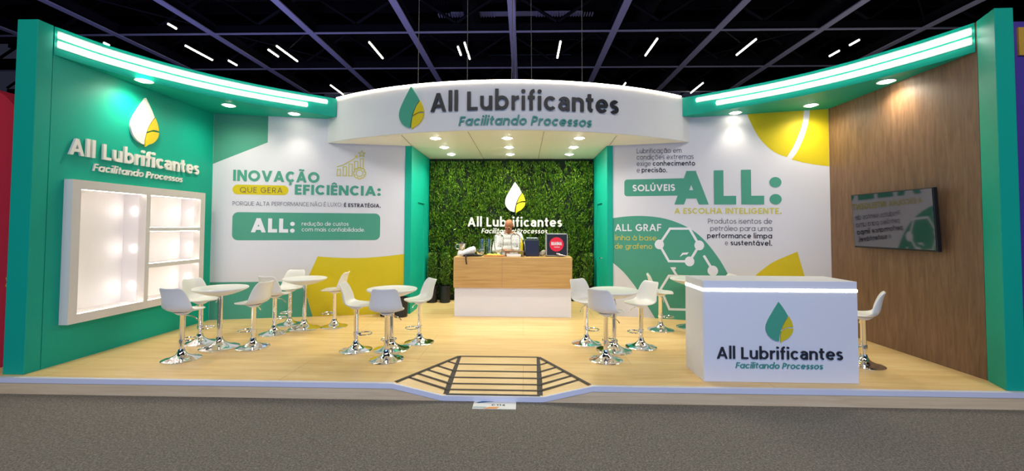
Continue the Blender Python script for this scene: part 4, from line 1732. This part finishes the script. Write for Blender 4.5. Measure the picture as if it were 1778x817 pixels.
print_text('badge_lettering', 'BRAHMA', bf, -.098, .086, .20, .058, M['print_white'], .13, .10, .006, badge)
mb = MB()
for q in ribbon([(-.05 + .1 * i / 40, .168 + .007 * math.sin(i * 1.15) + .002 * math.sin(i * .5)) for i in range(41)], .0022):
    extrude(mb, q, bf, .006, None)
mb.build('badge_flourish', M['print_white'], badge, merge=False)
MB().tube([(-.01, .006, .055), (-.005, -.03, .055), (.05, -.05, .038), (.12, -.055, .022), (.17, -.055, .016)], [.018, .016, .014, .012, .010], 10).build('tap_spout', M['steel'], t, smooth=True)
# dark box with clear lid
t = thing('dark_canister', 'square navy box with a clear lid between the bottles and the badge cooler', 'box', at(.150, 7.50))
MB().box(-.123, 0, 0, .123, .24, .295).build('body', M['navy'], t, bevel=.012)
MB().box(-.108, .01, .296, .108, .23, .338).build('lid', M['glass'], t, bevel=.012)
# crumpled bag
mb = MB()
rng = np.random.default_rng(5)
mb.ball((0, 0, .055), .055, .05, .056, 18, 12)
mb.v = [(x + .45 * (z - .05) + rng.normal(0, .004), y + rng.normal(0, .004), max(z * (1 + .0 * x), 0)) for x, y, z in mb.v]
o = mb.build('paper_bag', M['paper_bag'], None, smooth=True)
o.location = at(.335, 7.62)
tag(o, 'small crumpled paper bag between the navy box and the badge cooler', 'bag')
# bottles
def bottle(x, y, h, r, m, lab, cap_m):
    t = thing('bottle', lab, 'bottle', at(x, y), 0, 'bottles on the bar')
    MB().lathe([(r * .9, 0), (r, .006), (r, h * .58), (r * .85, h * .68), (r * .42, h * .80), (r * .38, h * .93), (0, h * .931)], 24).build('body', m, t, smooth=True)
    MB().lathe([(r * .44, h * .93), (r * .46, h), (0, h)], 16).build('cap', cap_m, t, smooth=True)


bottle(-.035, 7.565, .325, .029, M['yellow_bottle'], 'yellow bottle on the bar right of the crystal jars', M['yellow_bottle'])
bottle(-.008, 7.64, .29, .03, M['dark_bottle'], 'dark bottle just behind the yellow bottle', M['black'])


# cut crystal jars with pointed lids
def jar(x, y, lab):
    t = thing('crystal_jar', lab, 'jar', at(x, y), 0, 'cut crystal jars on the bar')
    n, rows_ = 28, 22
    prof = [(.036, 0), (.040, .006), (.020, .018), (.018, .034), (.040, .052), (.064, .09), (.079, .14), (.087, .20), (.089, .26), (.089, .315), (.087, .345)]
    prof = catmull(prof, 3)
    vs_, fs = [], []
    k = len(prof)
    for j, (r, z) in enumerate(prof):
        for i in range(n):
            a = 2 * PI * (i + .5 * (j % 2)) / n
            rr = r * (1 + (.016 if (i + j) % 2 else -.012) * (z > .06))
            vs_.append((rr * math.cos(a), rr * math.sin(a), z))
    for j in range(k - 1):
        for i in range(n):
            i2 = (i + 1) % n
            fs.append((j * n + i, j * n + i2, (j + 1) * n + i2, (j + 1) * n + i))
    m2 = MB().add(vs_, fs)
    inner = [(r - .006, z) for r, z in prof if z > .056][::-1]
    m2.lathe([(prof[-1][0] - .001, .345)] + inner + [(0, .058)], n, close=False)
    m2.build('bowl', M['crystal'], t)
    MB().lathe([(.088, .346), (.084, .356), (.06, .378), (.034, .398), (.016, .412), (.012, .424), (.020, .438), (.021, .448), (.012, .466), (.004, .484), (0, .488)], 20).build('lid', M['crystal'], t)


jar(-.449, 7.65, 'left cut crystal jar with pointed lid in front of the barman')
jar(-.146, 7.65, 'right cut crystal jar with pointed lid in front of the barman')


# tall glasses
def tall_glass(x, lab):
    t = thing('tall_glass', lab, 'glass', at(x, 7.665), 0, 'tall glasses on the bar')
    MB().lathe([(.038, 0), (.040, .01), (.047, .30), (.044, .30), (.037, .02), (0, .018)], 28).build('tumbler', M['glass'], t, smooth=True)


tall_glass(-.754, 'left of the two tall clear glasses beside the wrapped bundle')
tall_glass(-.631, 'right of the two tall clear glasses beside the crystal jar')
t = thing('ice_bowl', 'rounded clear glass filled with ice behind the black strap', 'glass', at(-.762, 7.53))
MB().lathe([(.036, 0), (.038, .008), (.060, .04), (.074, .085), (.070, .135), (.066, .135), (.070, .085), (.056, .044), (.03, .014), (0, .012)], 28).build('tumbler', M['glass'], t, smooth=True)
mb = MB()
rng = np.random.default_rng(8)
for k in range(16):
    a, rr, z = rng.uniform(0, 2 * PI), .042 * math.sqrt(rng.uniform(0, 1)), rng.uniform(.035, .12)
    rot = Matrix.Rotation(rng.uniform(0, 3), 3, 'X') @ Matrix.Rotation(rng.uniform(0, 3), 3, 'Z')
    c8 = [Vector((i, j, k2)) * .011 for i in (-1, 1) for j in (-1, 1) for k2 in (-1, 1)]
    mb.add([rot @ q + Vector((rr * math.cos(a), rr * math.sin(a), z)) for q in c8], [(0, 1, 3, 2), (4, 6, 7, 5), (0, 4, 5, 1), (2, 3, 7, 6), (0, 2, 6, 4), (1, 5, 7, 3)])
o = mb.build('ice', M['ice'], t)
o['kind'] = 'stuff'
# cutting board with citrus slices
t = thing('cutting_board', 'wooden cutting board near the middle of the bar', 'board', at(-.515, 7.45))
MB().box(-.178, -.07, 0, .18, .10, .022).build('slab', M['board_wood'], t, bevel=.004)
spots = [(-.62, 7.43, 40), (-.585, 7.47, 10), (-.55, 7.42, 70), (-.52, 7.47, -20), (-.49, 7.43, 30), (-.455, 7.46, 0), (-.425, 7.42, 55), (-.60, 7.51, 0), (-.50, 7.515, 20), (-.44, 7.505, 45)]
pos_words = ['at the left end', 'second from the left', 'third from the left', 'left of the middle', 'right of the middle', 'third from the right', 'at the right end', 'at the back left', 'at the back middle', 'at the back right']
for (x, y, a), w in zip(spots, pos_words):
    t = thing('citrus_wedge', 'yellow green citrus wedge on the cutting board, ' + w, 'fruit', at(x, y, BT + .0225), R(a), 'citrus wedges on the cutting board')
    mb = MB()
    n_ = 10
    vs_ = []
    for yy, s_ in ((-.024, .55), (-.012, .95), (0, 1.05), (.012, .95), (.024, .55)):
        for i in range(n_ + 1):
            q = PI * i / n_
            vs_.append((.022 * s_ * math.cos(q), yy, .026 * s_ * math.sin(q)))
    fs = [(j * (n_ + 1) + i, j * (n_ + 1) + i + 1, (j + 1) * (n_ + 1) + i + 1, (j + 1) * (n_ + 1) + i) for j in range(4) for i in range(n_)]
    fs += [tuple(range(n_ + 1))[::-1], tuple(4 * (n_ + 1) + i for i in range(n_ + 1))]
    fs += [(j * (n_ + 1), (j + 1) * (n_ + 1), (j + 1) * (n_ + 1) + n_, j * (n_ + 1) + n_) for j in range(4)]
    mb.add(vs_, fs).build('rind', M['lemon'], t, smooth=True)
    MB().box(-.014, -.0255, .003, .014, -.0225, .016).build('flesh', M['lemon_flesh'], t)
# wooden tray stand with a folded napkin pile
t = thing('wooden_rack', 'small brown wooden rack standing on the front edge of the bar', 'rack', at(-.164, 7.40))
for x in (-.165, .145):
    MB().box(x, 0, 0, x + .022, .10, .082).build('leg', M['tray_wood'], t, bevel=.002)
MB().box(-.167, -.002, .0825, .169, .102, .102).build('shelf_bar', M['tray_wood'], t, bevel=.002)
MB().box(-.16, .085, .0, .16, .0995, .02).build('rail', M['tray_wood'], t)
t = MB().box(-.13, .006, 0, .118, .08, .05).build('napkin_pile', M['paper'], None, bevel=.006)
t.location = at(-.164, 7.40)
tag(t, 'pile of white napkins under the brown wooden rack', 'napkins')
# blender with steel jug
t = thing('blender', 'blender with white base and steel jug at the left end of the bar', 'blender', at(-1.095, 7.53))
MB().lathe([(.058, 0), (.062, .01), (.058, .06), (.045, .095), (.036, .10), (0, .10)], 28, (-.02, 0, 0)).build('base', M['white_lam'], t, smooth=True)
MB().lathe([(.040, .101), (.050, .115), (.070, .20), (.073, .222), (.069, .222), (.046, .12), (0, .118)], 32).build('jug', M['steel'], t, smooth=True)
MB().tube([(-.068, 0, .205), (-.105, 0, .20), (-.112, 0, .16), (-.095, 0, .125), (-.05, 0, .122)], .010, 8).build('handle', M['steel'], t, smooth=True)
MB().lathe([(.071, .2225), (.070, .234), (.03, .238), (.02, .25), (0, .25)], 28).build('lid', M['black'], t, smooth=True)
# wrapped white bundle
mb = MB()
rng = np.random.default_rng(11)
axis = [(-1.105, 7.39, .045), (-1.06, 7.40, .065), (-1.0, 7.42, .085), (-.94, 7.44, .11), (-.885, 7.46, .135), (-.853, 7.47, .150)]
rad = [.022, .048, .060, .062, .060, .050]
mb.tube(catmull(axis, 3), [float(r) for r in np.interp(np.linspace(0, 5, 16), range(6), rad)], 18)
mb.v = [(x + rng.normal(0, .003), y + rng.normal(0, .003), z + rng.normal(0, .003)) for x, y, z in mb.v]
zmin = min(p[2] for p in mb.v)
o = mb.build('wrapped_bundle', M['cloth_white'], None, smooth=True, angle=80)
o.location = (0, 0, BT - zmin)
tag(o, 'crumpled white wrapped bundle leaning at the left end of the bar', 'bundle')
# black strap cloth hanging over the edge
mb = MB()
path = [(-1.04, 7.33, .020), (-1.0, 7.325, .026), (-.94, 7.32, .032), (-.88, 7.33, .034), (-.82, 7.335, .026), (-.76, 7.34, .020), (-.72, 7.345, .016)]
mb.tube(catmull([(x, y, BT + z) for x, y, z in path], 3), [float(r) for r in np.interp(np.linspace(0, 6, 19), range(7), [.014, .022, .026, .028, .022, .016, .010])], 12)
mb.tube(catmull([(-1.0, 7.325, BT + .02), (-.99, 7.275, BT + .012), (-.988, 7.262, BT - .03), (-.982, 7.262, BT - .08), (-.975, 7.264, BT - .125)], 4), .011, 10)
o = mb.build('black_apron', M['cloth_black'], None, smooth=True, angle=80)
tag(o, 'black strap cloth lying on the bar with one end hanging over the front edge', 'cloth')


# ------------------------------------------------------------------ the barman
def limb(mb, pts, rads, n=14):
    """tapered rounded limb: overlapping balls and cones along a joint path"""
    pp = catmull(pts, 4) if len(pts) > 2 else [tuple(np.array(pts[0]) + (np.array(pts[1]) - np.array(pts[0])) * i / 4) for i in range(5)]
    k = len(pp)
    rr = np.interp(np.linspace(0, len(pts) - 1, k), range(len(pts)), rads)
    mb.tube(pp, [float(r) for r in rr], n)
    mb.ball(pp[0], *([float(rr[0])] * 3), n, 8)
    mb.ball(pp[-1], *([float(rr[-1])] * 3), n, 8)


def remeshed(name, mb, m, parent, voxel, smooth=2):
    me = bpy.data.meshes.new(name)
    me.from_pydata(mb.v, [], mb.f)
    o = bpy.data.objects.new(name, me)
    COL.objects.link(o)
    r = o.modifiers.new('remesh', 'REMESH')
    r.mode = 'VOXEL'
    r.voxel_size = voxel
    if smooth:
        s_ = o.modifiers.new('smooth', 'SMOOTH')
        s_.iterations = smooth
        s_.factor = .5
    dg_ = bpy.context.evaluated_depsgraph_get()
    dg_.update()
    new = bpy.data.meshes.new_from_object(o.evaluated_get(dg_))
    o.modifiers.clear()
    o.data = new
    new.materials.clear()
    new.materials.append(m)
    for p in new.polygons:
        p.use_smooth = True
    o.parent = parent
    return o


# local frame: x to the viewer's right, -y towards the viewer, z up from the platform; standing height 1.74
px, py = -.282, 8.19
man = thing('person', 'bald man in a white long-sleeved shirt looking down at the bar, hands together', 'person', (px, py, P))
Hc = Vector((.0, -.075, 1.565))          # head centre, bent forward
tilt = Matrix.Rotation(R(-20), 3, 'Z') @ Matrix.Rotation(R(36), 3, 'X') @ Matrix.Rotation(R(4), 3, 'Y')
body = MB()
hb = lambda c, rx, ry, rz: body.ball(Hc + tilt @ Vector(c), rx, ry, rz, 20, 14, tilt)
hb((0, .012, .030), .073, .096, .088)          # cranium
hb((0, -.020, -.035), .060, .076, .082)        # face
hb((0, -.045, -.090), .045, .045, .036)        # jaw and chin
for s_ in (-1, 1):
    hb((s_ * .036, -.068, -.040), .030, .026, .030)      # cheek
    hb((s_ * .030, -.085, .012), .030, .014, .012)       # brow
    hb((s_ * .078, .012, -.022), .012, .022, .032)       # ear
    hb((s_ * .082, .020, -.006), .009, .018, .018)
hb((0, -.098, -.022), .011, .016, .030)        # nose bridge
hb((0, -.108, -.040), .017, .018, .014)        # nose tip
hb((0, -.090, -.074), .028, .012, .007)        # lips
hb((0, -.088, -.084), .023, .012, .007)
limb(body, [(0, .02, 1.40), (0, -.01, 1.47), (0, -.03, 1.53)], [.062, .058, .058])
# torso under the clothes
torso = [(0, .03, .93), (0, .03, 1.05), (0, .02, 1.2), (0, .015, 1.33), (0, .02, 1.40)]
for q, (rx, ry, rz) in zip(torso, ((.15, .105, .12), (.145, .105, .12), (.155, .11, .12), (.165, .11, .11), (.13, .085, .07))):
    body.ball(q, rx, ry, rz, 20, 12)
wrist = {-1: Vector((-.085, -.375, 1.125)), 1: Vector((.075, -.365, 1.125))}
elbow = {-1: Vector((-.265, -.115, 1.09)), 1: Vector((.265, -.115, 1.09))}
shoul = {-1: Vector((-.185, .02, 1.365)), 1: Vector((.185, .02, 1.365))}
for s_ in (-1, 1):
    limb(body, [shoul[s_], elbow[s_]], [.050, .038])
    limb(body, [elbow[s_], wrist[s_]], [.038, .026])
    limb(body, [(s_ * .09, .03, .90), (s_ * .10, .02, .50), (s_ * .10, .035, .08)], [.078, .052, .036])
    limb(body, [(s_ * .10, .03, .05), (s_ * .11, -.10, .035)], [.034, .028])
    # hand: palm, four bent fingers, thumb
    wv = wrist[s_]
    fwd = Vector((-s_ * .62, -.55, -.10)).normalized()
    side = Vector((0, 0, 1)).cross(fwd).normalized()     # across the palm
    upv = fwd.cross(side)
    body.ball(wv + fwd * .048, .046, .038, .016, 14, 8, Matrix((fwd, side, upv)).transposed())
    for k in range(4):
        off = (-.030 + .020 * k)
        ln = (.034, .042, .040, .030)[k]
        a0 = wv + fwd * .085 + side * off
        a1 = a0 + fwd * ln + Vector((0, 0, -.006))
        a2 = a1 + (fwd * .6 + Vector((0, 0, -.8))).normalized() * ln * .75
        a3 = a2 + (fwd * -.1 + Vector((0, 0, -1))).normalized() * ln * .45
        limb(body, [a0, a1, a2, a3], [.0095, .009, .0082, .007], 8)
    tdir = side * (1 if s_ < 0 else -1)
    b0 = wv + fwd * .030 - tdir * .030
    limb(body, [b0, b0 + fwd * .030 - tdir * .022, b0 + fwd * .062 - tdir * .018 + Vector((0, 0, -.010))], [.013, .011, .008], 8)
bo = remeshed('body', body, M['skin'], man, .0055, 2)
# eyes: dark lids line, brows
for s_ in (-1, 1):
    mb = MB()
    pts_ = [Hc + tilt @ Vector((s_ * x, y, z)) for x, y, z in ((.014, -.0985, .014), (.030, -.0995, .020), (.050, -.088, .014))]
    mb.tube(catmull(pts_, 4), .0026, 8)
    mb.build('eyebrow', M['hair'], man, smooth=True)
    mb = MB()
    mb.ball(Hc + tilt @ Vector((s_ * .030, -.0835, -.008)), .012, .008, .0028, 12, 8, tilt)
    mb.build('eye', M['hair'], man, smooth=True)
# short stubble ring of hair at the sides and back of the bald head
mb = MB()
mb.tube(catmull([Hc + tilt @ Vector((.0715 * math.cos(R(a)), .014 + .094 * math.sin(R(a)), -.006)) for a in range(5, 176, 15)], 2), .006, 8)
mb.build('hair_fringe', M['hair'], man, smooth=True)
# shirt
sh_ = MB()
for q, (rx, ry, rz) in zip([(0, .03, .90), (0, .03, 1.0), (0, .02, 1.13), (0, .015, 1.25), (0, .015, 1.335), (0, .025, 1.385)],
                           ((.185, .135, .10), (.178, .132, .12), (.182, .134, .13), (.195, .135, .12), (.195, .125, .085), (.125, .095, .055))):
    sh_.ball(q, rx, ry, rz, 24, 14)
for s_ in (-1, 1):
    limb(sh_, [shoul[s_], (shoul[s_] + elbow[s_]) / 2 + Vector((s_ * .012, 0, 0)), elbow[s_]], [.078, .066, .058])
    limb(sh_, [elbow[s_], (elbow[s_] + wrist[s_]) / 2, wrist[s_] * .96 + elbow[s_] * .04], [.058, .048, .036])
    limb(sh_, [(s_ * .06, .02, 1.40), shoul[s_]], [.055, .072])
limb(sh_, [(0, .03, 1.38), (0, .012, 1.43)], [.085, .072])
remeshed('shirt', sh_, M['shirt'], man, .009, 3)
mb = MB()
mb.tube([(.076 * math.cos(R(a)), -.004 + .078 * math.sin(R(a)), 1.425 + .030 * math.sin(R(a))) for a in range(-80, 261, 10)], .011, 8)
mb.build('collar', M['shirt'], man, smooth=True)
mb = MB()
mb.tube([(0, -.122, 1.33), (0, -.134, 1.2), (0, -.128, 1.0)], .006, 6)
mb.build('button_placket', M['shirt'], man)
tr = MB()
tr.ball((0, .03, .88), .165, .125, .11, 20, 12)
for s_ in (-1, 1):
    limb(tr, [(s_ * .085, .03, .86), (s_ * .10, .015, .48), (s_ * .105, .04, .07)], [.098, .075, .062])
remeshed('trousers', tr, M['trousers'], man, .010, 2)
for s_ in (-1, 1):
    mb = MB()
    limb(mb, [(s_ * .105, .06, .045), (s_ * .11, -.04, .042), (s_ * .118, -.13, .034)], [.044, .046, .033])
    mb.v = [(x, y, max(z, .001)) for x, y, z in mb.v]
    remeshed('shoe', mb, M['shoe'], man, .006, 1)
